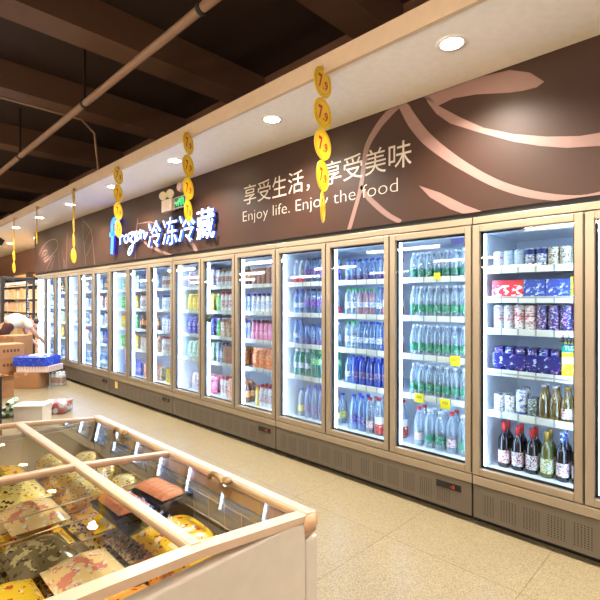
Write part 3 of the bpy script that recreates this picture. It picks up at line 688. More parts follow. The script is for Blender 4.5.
KF('ygy', 'drink_bottle', 'grey drink bottle', 'bottle', .066, .22, lambda f: bottle('drink_bottle', .22, .031, 'pet', greyd, capb, lwhite, (.25, .6), f))
KF('ybl', 'soda_bottle', 'blue soda bottle', 'bottle', .07, .23, lambda f: bottle('soda_bottle', .23, .033, 'straight', WDB, capb, lnavy, (.25, .5), f))
KF('ycl', 'water_bottle', 'clear water bottle', 'bottle', .07, .22, lambda f: bottle('water_bottle', .22, .033, 'pet', W, capw, lwhite, (.25, .5), f))
K('gct', 'milk_carton', 'orange and cream milk carton', 'carton', .08, .23, carton('milk_carton', .075, .075, .23, printed('carton_orange', (236, 140, 60), (250, 232, 200), (200, 60, 40), 20, th=.5), capw, True))
K('gcr', 'milk_carton', 'red patterned milk carton', 'carton', .08, .22, carton('milk_carton', .075, .075, .22, printed('carton_red', (205, 60, 50), (250, 220, 190), (60, 130, 60), 24, th=.5), capo, True))
K('gcw', 'milk_carton', 'white and blue milk carton', 'carton', .08, .22, carton('milk_carton', .075, .075, .22, printed('carton_white', (236, 238, 240), (70, 110, 190), (200, 70, 80), 24), capb, True))
K('gol', 'milk_carton', 'gold and red carton', 'carton', .08, .2, carton('milk_carton', .075, .075, .2, printed('carton_gold', (180, 150, 60), (190, 40, 40), (80, 60, 30), 24, th=.5), None, False))
K('por', 'snack_pouch', 'orange pouch', 'pouch', .11, .2, pouch('snack_pouch', .105, .2, .07, printed('pouch_orange', (244, 140, 50), (250, 220, 160), (220, 60, 80), 18)))
K('ppk', 'snack_pouch', 'pink pouch', 'pouch', .11, .2, pouch('snack_pouch', .105, .2, .07, printed('pouch_pink', (236, 90, 140), (250, 220, 235), (190, 30, 90), 18)))
K('pyl', 'snack_pouch', 'yellow pouch', 'pouch', .12, .21, pouch('snack_pouch', .115, .2, .08, printed('pouch_yellow', (246, 220, 50), (240, 140, 50), (250, 250, 220), 18)))
K('pwh', 'snack_pouch', 'white and pink pouch', 'pouch', .12, .21, pouch('snack_pouch', .115, .2, .08, printed('pouch_white', (240, 236, 238), (226, 80, 110), (200, 190, 210), 18)))
K('pvi', 'snack_pouch', 'violet pouch', 'pouch', .12, .21, pouch('snack_pouch', .115, .2, .08, printed('pouch_violet', (96, 80, 190), (210, 210, 240), (60, 50, 140), 18)))
K('pgn', 'snack_pouch', 'pale green pouch', 'pouch', .12, .2, pouch('snack_pouch', .115, .2, .08, printed('pouch_green', (200, 226, 200), (90, 150, 90), (240, 240, 235), 18)))

ORD = ['first', 'second', 'third', 'fourth', 'fifth', 'sixth', 'seventh', 'eighth', 'ninth', 'tenth', 'eleventh', 'twelfth']
SHN = {6: ['floor', 'fifth', 'fourth', 'third', 'second', 'top'], 5: ['floor', 'fourth', 'third', 'second', 'top']}
ROWN = ['front row', 'second row']
def place(kind, x, y, z, label, group, rz=0):
    name, desc, cat, dia, h, bld = KINDS[kind]
    pr = proto(name, kind, bld)
    if not pr['used']: o = pr['root']; pr['used'] = True
    else: o = copy_tree(pr['root'], pr['tree'])
    o.location = (x, y, z); o.rotation_euler.z = rz
    tag(o, label, cat, group); return o
def fill(Y0, bay, levels, li, segs, door, deep=2, jit=.002, short=0.0):
    """segs run from the light strip (far side) to the near side of the bay"""
    far = WX and (Y0 + (bay + 1) * BAY - .072); near = Y0 + bay * BAY + .036 + short
    tot = sum(KINDS[k][3] * n for k, n in segs); sc = (far - near) / tot
    y = far; idx = 0; z = levels[li] + (.0005 if li else .0005)
    shn = SHN[len(levels)][li] + (' shelf' if li else ' of the fridge')
    for k, n in segs:
        name, desc, cat, dia, h, _ = KINDS[k]
        for _i in range(n):
            pitch = dia * min(sc, 1.35) if sc >= 1 else dia * sc
            cy = y - pitch / 2; y -= pitch
            for d in range(deep):
                dd = {'box': .2, 'multipack': .135, 'carton': .1, 'pouch': .095}.get(cat, dia)
                if cat == 'box' and d: continue
                x = WX + (.152 if li else .205) + dd / 2 + d * (dd + .002) + random.uniform(0, jit)
                rz = random.uniform(-PI, PI) if cat in ('bottle', 'can', 'cup') else random.uniform(-.03, .03)
                shname = ('bottom' if li == 0 else SHN[len(levels)][li]) + ' shelf'
                place(k, x, cy, z, f'{desc}, {ORD[idx]} from light strip, {ROWN[d]}, {shname}, {door}', f'{desc} on the {shname} behind the {door}', rz)
            idx += 1
L1 = [.35] + S1; L2 = [.35] + S2
# D1 and the door beside it
for bay, door, cut in ((2, 'wine fridge door', 0), (1, 'cut-off edge door', 1)):
    Y = cabY[0]
    fill(Y, bay, L1, 5, [('cwr', 1), ('cpb', 2), ('cnv', 2), ('cgo', 2)] + ([('cgo', 1)] if not cut else []), door)
    fill(Y, bay, L1, 4, [('prd', 1), ('pbl', 2), ('pye', 1)], door)
    fill(Y, bay, L1, 3, [('ctw', 2), ('ctr', 2), ('cpu', 4)], door)
    fill(Y, bay, L1, 2, [('pcp', 2), ('tz', 1)], door, deep=1)
    fill(Y, bay, L1, 1, [('csm', 2), ('cwb', 1), ('cdk', 1), ('ba', 2), ('bas', 2)], door)
    fill(Y, bay, L1, 0, [('wr', 1), ('wrW', 2), ('wy', 1), ('wbW', 2)], door)
Y = cabY[1]
d = 'green-label water door'
fill(Y, 0, L2, 4, [('wgs', 8)], d); fill(Y, 0, L2, 3, [('wg', 8)], d); fill(Y, 0, L2, 2, [('wg', 8)], d); fill(Y, 0, L2, 1, [('wg', 8)], d)
fill(Y, 0, L2, 0, [('wrl', 1), ('wgl', 2), ('wrl', 1), ('wgl', 2)], d)
d = 'blue soda door'
fill(Y, 1, L2, 4, [('wn', 6), ('wtea', 2)], d); fill(Y, 1, L2, 3, [('wgc', 2), ('wpk', 3), ('wb', 1), ('wrw', 2)], d)
fill(Y, 1, L2, 2, [('wgc', 2), ('wb', 4), ('wdb', 1), ('wrw', 1)], d); fill(Y, 1, L2, 1, [('wb', 1), ('wdb', 5), ('wtea', 1)], d)
fill(Y, 1, L2, 0, [('wbl', 2), ('wrl', 1), ('wrwb', 3)], d)
d = 'purple-label water door'
fill(Y, 2, L2, 4, [('wred', 2), ('wpl', 5)], d); fill(Y, 2, L2, 3, [('wb', 2), ('wpl', 3), ('wred', 2)], d)
fill(Y, 2, L2, 2, [('wb', 1), ('wn', 4), ('ycl', 2)], d); fill(Y, 2, L2, 1, [('wtp', 3), ('wt', 4)], d)
fill(Y, 2, L2, 0, [('wye', 1), ('wbl', 3), ('wye', 2)], d)
Y = cabY[2]
d = 'pink yogurt door'
fill(Y, 0, L2, 4, [('ycr', 7)], d); fill(Y, 0, L2, 3, [('ywb', 5), ('yyl', 2)], d); fill(Y, 0, L2, 2, [('ypk', 8)], d)
fill(Y, 0, L2, 1, [('por', 3), ('ppk', 2)], d); fill(Y, 0, L2, 0, [('yyl', 1), ('yrd', 4), ('ygy', 2), ('yrd', 1)], d)
d = 'orange carton door'
fill(Y, 1, L2, 4, [('ywh', 5), ('yte', 2)], d); fill(Y, 1, L2, 3, [('ygr', 1), ('yrd', 4), ('ywb', 2)], d); fill(Y, 1, L2, 2, [('ygr', 1), ('gcr', 4), ('ywb', 1)], d)
fill(Y, 1, L2, 1, [('ygy', 2), ('gol', 5)], d); fill(Y, 1, L2, 0, [('yrd', 2), ('gct', 4), ('yte', 1)], d)
d = 'yellow pouch door'
fill(Y, 2, L2, 4, [('pwh', 5)], d); fill(Y, 2, L2, 3, [('pyl', 5)], d); fill(Y, 2, L2, 2, [('pvi', 5)], d); fill(Y, 2, L2, 1, [('pgn', 5)], d); fill(Y, 2, L2, 0, [('pwh', 3), ('ppk', 2)], d)
# further fridges: single-mesh goods, one row
F = [(3, 0, 'white milk door', ['yyl_f', 'yrd_f', 'gcw', 'ywb_f', 'ywh_f']), (3, 1, 'orange box door', ['ygy_f', 'yrd_f', 'yte_f', 'gcr', 'gct'][::-1][:5]), (3, 2, 'yellow-green leaf door', ['ybl_f', 'ygr_f', 'yyl_f', 'ygr_f', 'pgn']),
     (4, 0, 'red juice door', ['ygy_f', 'ybl_f', 'yrd_f', 'gct', 'yte_f']), (4, 1, 'grey bottle door', ['ycl_f', 'ygy_f', 'yrd_f', 'ywb_f', 'ygy_f']), (4, 2, 'white bottle door', ['ycl_f', 'ywb_f', 'ycl_f', 'yrd_f', 'ywh_f']),
     (5, 0, 'blue bottle door', ['ybl_f', 'ybl_f', 'ygr_f', 'ycl_f', 'ygr_f']), (5, 1, 'mixed bottle door', ['ycl_f', 'yyl_f', 'ygr_f', 'ywb_f', 'yte_f']), (5, 2, 'opened door', ['ycl_f', 'ygy_f', 'ywb_f', 'ycl_f', 'ywb_f'])]
for ci, bay, door, ks in F:
    for li, k in enumerate(ks):
        n = int(.53 / KINDS[k][3])
        alt = {'yrd_f': 'ywb_f', 'gct': 'gcr', 'yyl_f': 'ygr_f', 'ywb_f': 'yrd_f', 'gcw': 'gcr', 'ygr_f': 'yyl_f'}.get(k)
        if alt and ci < 5: segs = [(k, n - 3), (alt, 3)]
        else: segs = [(k, n)]
        fill(cabY[ci], bay, L2, li, segs, door, deep=1)

# yellow price cards clipped on rails behind the green-label door
card_m = mat('yellow_card', (252, 236, 40), .5)
for (px, py, w, lab, zr) in ((455, 361, .075, 'alone on the third shelf rail', 0), (419, 398, .075, 'by the light strip, fourth rail', 0), (445, 404, .075, 'by the door pull, fourth rail', 0), (437, 276, .05, 'small, on the top shelf rail', 0)):
    p = on_wall(px, py, WX + .116)
    h = w * .95
    o = MB().box(-.0008, .0008, -w / 2, w / 2, -h / 2, h / 2).build('price_card', card_m, None, p)
    MB().box(-.0012, -.0008, -w * .3, w * .3, -h * .05, h * .25).build('printed_price', mat('card_print', (214, 190, 40), .5), o)
    tag(o, 'yellow price card ' + lab + ' in the green-label water fridge', 'price card', 'yellow price cards on fridge rails')
# round black sticker on the orange carton door
p = on_wall(208.5, 318, WX - .002)
o = MB().lathe([(.0005, -.012), (.05, -.01), (.055, 0)], axis='x', n=20).build('round_badge', mat('badge_dark', (44, 60, 56), .35), [d for d in cabs[2].children if d.name.startswith('door') and .9 < d.location.y < 1.5][0])
o.matrix_parent_inverse = Matrix(); o.location = (p[0] - WX + .008, p[1] - cabY[2] - (2 * BAY - .003), p[2])
# small yellow notice on a grille
p = on_wall(115.5, 382.5, WX)
o = MB().box(-.001, .0, -.05, .05, -.05, .05).build('paper_notice', mat('notice_paper', (224, 196, 120), .6), None, (WX + .0045, p[1] - .02, .2)); tag(o, 'small yellowish paper notice stuck low on a fridge grille panel', 'notice')

for bay_y, nm in ((.96, 'wine'), (1.62, 'green-label water')):
    o = MB().box(-.035, .035, -.2, .2, 0, .002).build('price_strip', mat('paper_strip', (236, 236, 230), .6), None, (WX + .103, bay_y, .3505)); tag(o, 'white paper price strip on the floor of the ' + nm + ' fridge', 'price strip')

# ------------------------------------------------------------------ chains of round price tags
yd = mat('tag_yellow', (240, 200, 40), .35); yr = mat('tag_ring', (196, 150, 30), .4); rd = mat('tag_red', (196, 26, 30), .4)
def disc(parent, z, ang):
    R = .099
    o = MB().lathe([(R * .99, -.003), (R, 0), (R * .99, .003)], n=28, axis='x').build('tag_disc', yd, parent, (0, 0, z), rz=ang)
    mb = MB()
    for sx in (-1, 1):
        for rr in (.78, .92):
            ring = [(sx * .0035, math.cos(t * PI / 14) * R * rr, math.sin(t * PI / 14) * R * rr) for t in range(28)]; mb.tube(ring, .0018, closed=True, n=5)
    mb.build('printed_ring', yr, o)
    mb = MB()
    for sx in (-1, 1):
        text_into(mb, '7', (sx * .0045, -sx * -.045, -.048), (0, sx, 0), (0, 0, 1), .042, .088, offset=.02) if False else None
    for sx in (1, -1):
        xd = (0, sx, 0)
        text_into(mb, '7', (sx * .0045, -sx * .052, -.045), xd, (0, 0, 1), .045, .09, offset=.03)
        text_into(mb, '.9', (sx * .0045, -sx * .002, -.045), xd, (0, 0, 1), .055, .06, offset=.03)
    mb.build('price_digits', rd, o)
    return o
def ang_for(x, y, off): return math.atan2(-y, -x) + off
chains = [(1.95, [.96, .96, 1.0, 1.15, 1.42], 'nearest, hanging before the slogan'), (3.55, [1.08, 1.05, 1.08, 1.2], 'hanging beside the exit sign'), (5.0, [1.05, 1.08, 1.1, 1.2], 'hanging before the blue script letter'),
          (6.38, [1.42, 1.46, 1.5, 1.45, 1.25], 'edge-on before the tall plant mural'), (8.0, [1.53, 1.53, 1.5], 'thin edge-on, hanging near the line-drawn hand'), (9.35, [1.53, 1.5, 1.52, 1.4, 1.35], 'farthest, hanging before the open door')]
for y, offs, lab in chains:
    r = empty('price_tag_chain', (2.162, y - .03, 2.935)); tag(r, 'chain of round yellow price tags with red numerals, ' + lab, 'hanging tags', 'price tag chains hung from the soffit edge')
    n = len(offs); pit = .2
    MB().tube([(0, 0, .06), (0, 0, -.06 - pit * (n - 1) - .07)], .0015, n=5).build('cord', yr, r)
    for i, of in enumerate(offs): disc(r, -.055 - pit * i, ang_for(2.165, y, of))

# ------------------------------------------------------------------ island freezer
FY0, FYM, FY1 = .88, 1.655, 2.43
CXF = .25
def lidz(x):
    d = abs(x - CXF); pts = [(0, .917), (.09, .914), (.33, .90), (.70, .857), (.8, .83)]
    for (a, za), (b, zb) in zip(pts, pts[1:]):
        if a <= d <= b: return za + (zb - za) * (d - a) / (b - a)
    return .83
fr = empty('island_freezer', (0, 0, 0)); tag(fr, 'low island freezer with curved glass lids and peach-toned rails in the foreground', 'freezer')
peach = mat('peach_anodised_rail', (226, 198, 174), .3, .3, noise=(216, 188, 164), nscale=5)
XL, XR = -.47, .97
mb = MB(); mb.box(XL, XL + .05, FY0, FY1, .1, .80).box(XR - .05, XR, FY0, FY1, .1, .80).box(XL + .05, XR - .05, FY0, FY0 + .04, .1, .86).box(XL + .05, XR - .05, FY1 - .04, FY1, .1, .86)
mb.build('freezer_body', mat('freezer_outer', (214, 204, 190), .4), fr, bevel=.006)
MB().box(XL + .05, XR - .05, FY0 + .04, FY1 - .04, .44, .50).box(XL + .05, XL + .06, FY0 + .04, FY1 - .04, .5, .8).box(XR - .06, XR - .05, FY0 + .04, FY1 - .04, .5, .8).box(XL + .06, XR - .06, FY0 + .04, FY0 + .05, .5, .84).box(XL + .06, XR - .06, FY1 - .05, FY1 - .04, .5, .84).build('freezer_liner', mat('freezer_liner', (222, 216, 204), .35), fr)
MB().box(XL + .05, XR - .05, FY0 + .05, FY1 - .05, 0, .1).build('kick_base', black, fr)
def rail_along(x, w, name, y0=FY0, y1=FY1, up=.012):
    mb = MB(); z = lidz(x); a = (lidz(x + .01) - lidz(x - .01)) / .02
    pr = [(-w, -.012), (-w, up * .6), (-w * .7, up), (w * .7, up), (w, up * .6), (w, -.012)]
    mb.prism([(x + p, y0, z + q + a * p) for p, q in pr], (0, y1 - y0, 0)); return mb.build(name, peach, fr)
rail_along(XR - .025, .025, 'rim_rail', up=.014); rail_along(XL + .025, .025, 'rim_rail', up=.014)
for x in (.58, -.08): rail_along(x, .017, 'divider_rail', FY0 + .03, FY1 - .02)
def rail_cross(y, w, name):
    mb = MB(); xs = [XL + .03 + (XR - XL - .06) * i / 24 for i in range(25)]
    for a, b in zip(xs, xs[1:]):
        vs = [(x, yy, lidz(x) + dz) for x in (a, b) for yy in (y - w, y + w) for dz in (-.012, .009)]
        mb.add(vs, [(0, 1, 3, 2), (4, 6, 7, 5), (0, 4, 5, 1), (2, 3, 7, 6), (1, 5, 7, 3), (0, 2, 6, 4)])
    return mb.build(name, peach, fr)
rail_cross(FY0 + .02, .02, 'end_rail'); rail_cross(FY1 - .015, .013, 'end_rail'); rail_cross(FYM, .013, 'cross_rail')
# side skirts up to the curved rim, end fascias
MB().box(XR - .05, XR, FY0 + .01, FY1 - .01, .80, .845).box(XL, XL + .05, FY0 + .01, FY1 - .01, .80, .845).build('rim_skirt', peach, fr, bevel=.006)
for x in (XR - .03, XL + .03):
    MB().lathe([(.001, -.03), (.03, -.025), (.036, 0), (.03, .022), (.001, .03)], n=16, c=(x, FY0 + .02, .845)).build('corner_cap', mat('cap_tan', (206, 166, 128), .35), fr)
lid_glass = pane('lid_glass', 1.0, (238, 242, 238))
for (x0, x1) in ((XL + .05, -.097), (-.063, .563), (.597, XR - .05)):
    for (y0, y1) in ((FY0 + .04, FYM - .013), (FYM + .013, FY1 - .028)):
        mb = MB(); n = 10
        vs = []
        for i in range(n + 1):
            x = x0 + (x1 - x0) * i / n
            vs += [(x, y0, lidz(x) + .001), (x, y1, lidz(x) + .001)]
        mb.add(vs, [(2 * i, 2 * i + 2, 2 * i + 3, 2 * i + 1) for i in range(n)], smooth=True)
        mb.build('glass_lid', lid_glass, fr)
for y in (2.04, 1.27):
    for sx, x in ((1, .885), (-1, -.385)):
        mb = MB(); z = lidz(x) + .004
        arc = [(x, y + .036 * math.cos(t * PI / 10), z + .024 * math.sin(t * PI / 10)) for t in range(11)]; mb.tube(arc, .0085, n=10)
        mb.lathe([(.001, 0), (.013, .003), (.016, .012), (.011, .022), (.001, .025)], n=14, c=(x + .012, y - .05, z))
        mb.build('lid_handle', mat('bronze_handle', (150, 124, 86), .3, .5), fr)
wire = mat('coated_wire', (226, 200, 160), .35, .3)
for x in (XR - .072, XL + .072):
    mb = MB()
    for z in (.56, .64, .72, .79): mb.tube([(x, FY0 + .06, z), (x, FY1 - .06, z)], .0026, n=6)
    for k in range(16): y = FY0 + .08 + k * (FY1 - FY0 - .16) / 15; mb.tube([(x, y, .50), (x, y, .8)], .0015, n=5)
    mb.build('wire_divider', wire, fr)
mb = MB()
for z in (.55, .63, .71, .78): mb.tube([(XL + .08, FYM, z), (XR - .08, FYM, z)], .0028, n=6)
mb.build('wire_divider', wire, fr)

# frozen goods
def bag(name, w, l, h, art):
    def b(): return MB().pillow(w, l, h, n=8).build(name, art)
    return b
def traypack():
    o = MB().box(-.065, .065, -.1, .1, 0, .018).box(-.07, .07, -.105, .105, .018, .024).build('meat_tray', mat('black_foam_tray', (30, 34, 40), .4), bevel=.004)
    mb = MB()
    for i in range(6): mb.pillow(.11, .045, .03, n=6, z0=.018, c=(0, -.075 + i * .03))
    mb.build('sliced_fish', mat('salmon_flesh', (232, 120, 80), .4, noise=(246, 176, 140), nscale=60), o)
    return o
def round_pack():
    o = MB().lathe([(.06, 0), (.072, .02), (.068, .055), (.045, .08), (.002, .09)], n=18).build('bun_pack', printed('bun_wrap', (255, 232, 150), (250, 246, 226), (180, 130, 60), 22, rough=.2, th=.57)); return o
K('bgY', 'dumpling_bag', 'yellow dumpling bag', 'food bag', .2, .09, bag('dumpling_bag', .2, .222, .09, printed('bag_yellow', (255, 208, 50), (250, 240, 200), (214, 80, 40), 14, rough=.25, th=.57)))
K('bgO', 'dumpling_bag', 'orange and cream dumpling bag', 'food bag', .2, .08, bag('dumpling_bag', .2, .222, .08, printed('bag_orange', (252, 172, 74), (246, 226, 170), (206, 70, 50), 12, rough=.25, th=.57)))
K('bgC', 'dumpling_bag', 'cream dark-print dumpling bag', 'food bag', .2, .08, bag('dumpling_bag', .19, .222, .085, printed('bag_cream', (255, 234, 150), (250, 214, 110), (90, 60, 40), 16, rough=.25, th=.56)))
K('bgB', 'frozen_vegetable_bag', 'brown leafy vegetable bag', 'food bag', .2, .09, bag('frozen_vegetable_bag', .18, .222, .09, printed('bag_brown', (176, 136, 80), (80, 84, 50), (226, 206, 150), 26, rough=.25, th=.5)))
K('bgP', 'dumpling_bag', 'pale bag with pink print', 'food bag', .2, .08, bag('dumpling_bag', .18, .222, .08, printed('bag_pale', (255, 222, 160), (240, 150, 130), (250, 250, 240), 14, rough=.25, th=.57)))
K('bgD', 'frozen_seafood_bag', 'dark clear-window seafood bag', 'food bag', .2, .07, bag('frozen_seafood_bag', .18, .222, .07, printed('bag_dark', (112, 98, 70), (176, 160, 120), (70, 62, 48), 16, rough=.2, th=.56)))
K('tray', 'meat_tray', 'black tray of sliced salmon', 'food tray', .14, .05, traypack)
K('bun', 'bun_pack', 'round wrapped bun pack', 'food pack', .17, .09, round_pack)
def lay(kind, x, y, z, where, rz=0, tilt=(0, 0)):
    o = place(kind, x, y, z, KINDS[kind][1] + ' ' + where, 'frozen food packs in the island freezer', rz); o.rotation_euler = (tilt[0], tilt[1], rz); return o
Z0 = .501
lane = 'in the freezer '
# base layers
cnt = 0
def stackbags(kinds, xs, ys, n, where, pos):
    for xi, x in enumerate(xs):
        for yi, y in enumerate(ys):
            z = Z0
            for k in range(n):
                kd = kinds[(xi + 2 * yi + k) % len(kinds)]; hh = KINDS[kd][4]
                col = (['left', 'centre', 'right'][xi] + ' pile, ') if len(xs) > 1 else ''
                lay(kd, x + random.uniform(-.003, .003), y, z, f'{where}, {col}{pos[yi]}, {["bottom", "second up", "topmost", "crowning"][k]}', random.uniform(-.02, .02))
                z += hh + .004
stackbags(['bgC', 'bgY', 'bgP'], [.05, .265, .475], [2.255, 2.02, 1.785], 3, 'in far middle lane', ['by end wall', 'halfway', 'by cross rail'])
stackbags(['bgO', 'bgY', 'bgP', 'bgC'], [.05, .265, .475], [1.05, 1.285], 3, 'in near middle lane', ['by end wall', 'halfway'])
stackbags(['bgB', 'bgD'], [.16, .42], [1.52], 3, 'in near middle lane', ['by cross rail'])
stackbags(['bgC', 'bgY'], [.745], [2.255, 2.02, 1.785], 2, 'in far narrow lane', ['by end wall', 'halfway', 'by cross rail'])
for i, (x, y) in enumerate(((.69, 2.30), (.81, 2.20), (.69, 2.10), (.81, 2.0), (.69, 1.9), (.81, 1.8))):
    lay('bun', x, y, Z0 + .176, 'in the far narrow lane, ' + ORD[i] + ' from its far end', .5 * i)
stackbags(['bgD', 'bgB'], [.745], [1.52], 3, 'in near narrow lane', ['by cross rail'])
stackbags(['bgY', 'bgO'], [.745], [1.285, 1.05], 3, 'in near narrow lane', ['halfway', 'by end wall'])
for i, (x, y) in enumerate(((.68, 1.53), (.825, 1.53))): lay('tray', x, y, Z0 + .25, 'by the cross rail, ' + ['beside the divider rail', 'beside the outer rim'][i], .06 * i)
stackbags(['bgY', 'bgC', 'bgO'], [-.245], [2.255, 2.02, 1.785, 1.52, 1.285, 1.05], 2, 'in the opposite rim lane', ['first from far end', 'second from far end', 'third from far end', 'fourth from far end', 'fifth from far end', 'sixth from far end'])

# ------------------------------------------------------------------ goods on the floor
card = mat('kraft_cardboard', (176, 128, 84), .75, noise=(160, 112, 72), nscale=6, bump=.1); tape = mat('parcel_tape', (196, 164, 116), .3); ink = mat('box_print', (92, 60, 40), .7)
def kraft(x, y, z, w, d, h, rz, lab, printed_=True, flaps=False, name='cardboard_box'):
    r = MB()
    if flaps:
        t = .004
        r.box(-d / 2, d / 2, -w / 2, w / 2, 0, t).box(-d / 2, -d / 2 + t, -w / 2, w / 2, 0, h).box(d / 2 - t, d / 2, -w / 2, w / 2, 0, h).box(-d / 2, d / 2, -w / 2, -w / 2 + t, 0, h).box(-d / 2, d / 2, w / 2 - t, w / 2, 0, h)
    else: r.box(-d / 2, d / 2, -w / 2, w / 2, 0, h)
    o = r.build(name, card, None, (x, y, z), rz=rz, bevel=.004)
    if flaps:
        for a, b in (((-d / 2, -w / 2, h), (-d / 2 - .09, -w / 2 - .01, h + .05)), ((d / 2, -w / 2, h), (d / 2 + .09, -w / 2 - .01, h - .02))):
            MB().prism([(a[0], -w / 2, a[2]), (a[0], w / 2, a[2]), (b[0], w / 2, b[2]), (b[0], -w / 2, b[2])], (0, 0, .004)).build('flap', card, o)
        for s_ in (-1, 1): MB().prism([(-d / 2, s_ * w / 2, h), (d / 2, s_ * w / 2, h), (d / 2, s_ * (w / 2 + .08), h + .04), (-d / 2, s_ * (w / 2 + .08), h + .04)], (0, 0, .004)).build('flap', card, o)
    else: MB().box(-d / 2 - .001, d / 2 + .001, -.025, .025, h - .04, h + .0015).build('tape', tape, o)
    if printed_:
        mb = MB()
        for i in range(5):
            yy = -w * .3 + i * w * .13; mb.box(-.001, 0, yy, yy + w * .08, h * .45, h * .65)
            xx = -d * .3 + i * d * .13
        mb.v = [(v[0] - d / 2 - .0005, v[1], v[2]) for v in mb.v]
        for i in range(5): xx = -d * .3 + i * d * .13; mb.box(xx, xx + d * .08, -w / 2 - .0015, -w / 2 - .0005, h * .45, h * .65)
        mb.build('box_print', ink, o)
    tag(o, lab, 'box', 'cardboard boxes stacked near the far fridges'); return o
# tall left stack
for i in range(3): kraft(2.03, 9.22, .0 + i * .243, .42, .42, .24, .1, ['lowest kraft box of the tall stack by the frame edge', 'middle kraft box of the tall stack by the frame edge', 'top kraft box of the tall stack by the frame edge'][i])
for i in range(3): kraft(2.30, 9.86, i * .277, .42, .42, .275, .5, ['lowest big kraft box in front of the bending person', 'middle big kraft box in front of the bending person', 'top big kraft box in front of the bending person'][i], i < 2)
kraft(1.66, 8.2, 0, .36, .34, .3, .25, 'open kraft box with raised flaps standing on the floor', False, True)
kraft(2.29, 8.72, 0, .40, .36, .265, .8, 'wide kraft box under the striped drink pack', False)
def bundle(name, nx, ny, r, h, bm, cm, lm):
    o = empty(name)
    for i in range(nx):
        for j in range(ny):
            x = (i - (nx - 1) / 2) * r * 2.05; y = (j - (ny - 1) / 2) * r * 2.05
            MB().lathe([(r * .85, 0), (r, .01), (r, h * .7), (r * .4, h * .9)], n=10, c=(x, y, 0)).lathe([(r + .001, h * .2), (r + .001, h * .6)], m=1, n=10, c=(x, y, 0), cap0=False, cap1=False).lathe([(r * .45, h * .88), (r * .45, h)], m=2, n=10, c=(x, y, 0)).build('bottle', [bm, lm, cm], o)
    w = nx * r * 1.025 + .003; d = ny * r * 1.025 + .003
    MB().box(-w, w, -d, d, .001, h * .9).build('shrink_wrap', clear('shrink_wrap_film', (235, 240, 245), (225, 230, 235), .12, .1, .2), o, bevel=.01); return o
o = bundle('drink_bundle', 2, 3, .036, .24, milk, capw, lcream); o.location = (2.66, 8.56, 0); o.rotation_euler.z = .75; tag(o, 'shrink-wrapped bundle of pale bottles beside the wide kraft box', 'drink bundle')
def wrapped(name, w, d, h, art, art2, loc, rz, lab, cat):
    o = empty(name, loc, rz); MB().box(-d / 2, d / 2, -w / 2, w / 2, 0, h).build('tray_card', art, o, bevel=.006)
    mb = MB()
    n = int(w / .05)
    for i in range(n):
        y = -w / 2 + (i + .5) * w / n
        for s_ in (-1, 1): mb.lathe([(.018, 0), (.02, h - .012)], n=8, c=(s_ * (d / 2 - .018), y, .006))
    for i in range(int(d / .05)):
        x = -d / 2 + (i + .5) * .05
        for s_ in (-1, 1): mb.lathe([(.018, 0), (.02, h - .012)], n=8, c=(x, s_ * (w / 2 - .018), .006))
    mb.build('can_row', art2, o); tag(o, lab, cat); return o
wrapped('drink_tray', .56, .44, .10, mat('tray_white', (226, 212, 206), .5), mat('tray_red', (196, 78, 70), .4), (2.42, 8.72, .268), .75, 'red and white striped drink tray on the wide kraft box', 'drink tray')
mbb = MB().box(-.22, .22, -.29, .29, 0, .16)
o = mbb.build('drink_pack', printed('blue_pack_film', (36, 66, 190), (56, 88, 205), (120, 145, 225), 8, rough=.2, th=.6), None, (2.38, 8.74, .37), bevel=.012, rz=.75); tag(o, 'blue wrapped drink pack lying on the striped tray', 'drink pack')
MB().box(-.06, .16, -.1, .12, .16, .172).build('white_slip', capw, o)
# items nearer the freezer
wb_ = mat('translucent_white_bin', (236, 226, 212), .4)
t = .006; o = MB().box(-.12, .12, -.165, .165, 0, t).box(-.12, -.12 + t, -.165, .165, 0, .21).box(.12 - t, .12, -.165, .165, 0, .21).box(-.12, .12, -.165, -.165 + t, 0, .21).box(-.12, .12, .165 - t, .165, 0, .21).build('white_bin', wb_, None, (1.64, 6.2, 0), rz=.85)
MB().box(-.132, .132, -.178, .178, .205, .22).build('bin_lid', wb_, o, bevel=.004); tag(o, 'low white lidded bin on the floor beyond the freezer', 'bin')
fb = empty('fruit_pack', (2.0, 6.5, 0), .8); tag(fb, 'clear-wrapped pack of red and white drinks lying on the floor', 'drink pack')
k = 0
for i in range(4):
    for j in range(2):
        for l in range(2):
            MB().lathe([(.03, -.06), (.036, -.05), (.036, .05), (.03, .06)], n=12, axis='x', c=((j - .5) * .125, (i - 1.5) * .076, .038 + l * .074)).build('bottle', [mat('pack_red_plastic', (200, 50, 52), .35), mat('pack_white_plastic', (240, 228, 222), .35)][(i + l + j) % 2], fb); k += 1
MB().box(-.13, .13, -.158, .158, .0, .152).build('shrink_wrap', MATS['shrink_wrap_film'], fb, bevel=.012)
gb = 'green-capped bottles lying stacked beside the bin'
for i, (a, b) in enumerate(((0, .04), (.082, .04), (.164, .04), (.041, .111), (.123, .111), (.082, .182))):
    n_ = ['bottom row nearest the dark crate', 'bottom row middle', 'bottom row nearest the bin', 'second row by the dark crate', 'second row by the bin', 'topmost'][i]
    r = .04
    o = MB().lathe([(r * .8, .13), (r, .12), (r, -.04), (r * .4, -.09), (r * .4, -.1)], n=14, axis='x').build('lying_bottle', mat('milky_bottle', (222, 226, 206), .35), None, (1.455 + a * .813, 6.72 - a * .582, b), rz=.95)
    MB().lathe([(r * .5, -.095), (r * .5, -.125)], n=12, axis='x').build('cap', mat('dark_green_cap', (30, 84, 46), .4), o)
    MB().lathe([(r + .001, .09), (r + .001, -.02)], n=14, axis='x', cap0=False, cap1=False).build('label', printed('green_stripe_label', (40, 110, 60), (230, 236, 220), (230, 236, 220), 20), o)
    tag(o, 'lying bottle with green cap, ' + n_, 'bottle', gb)
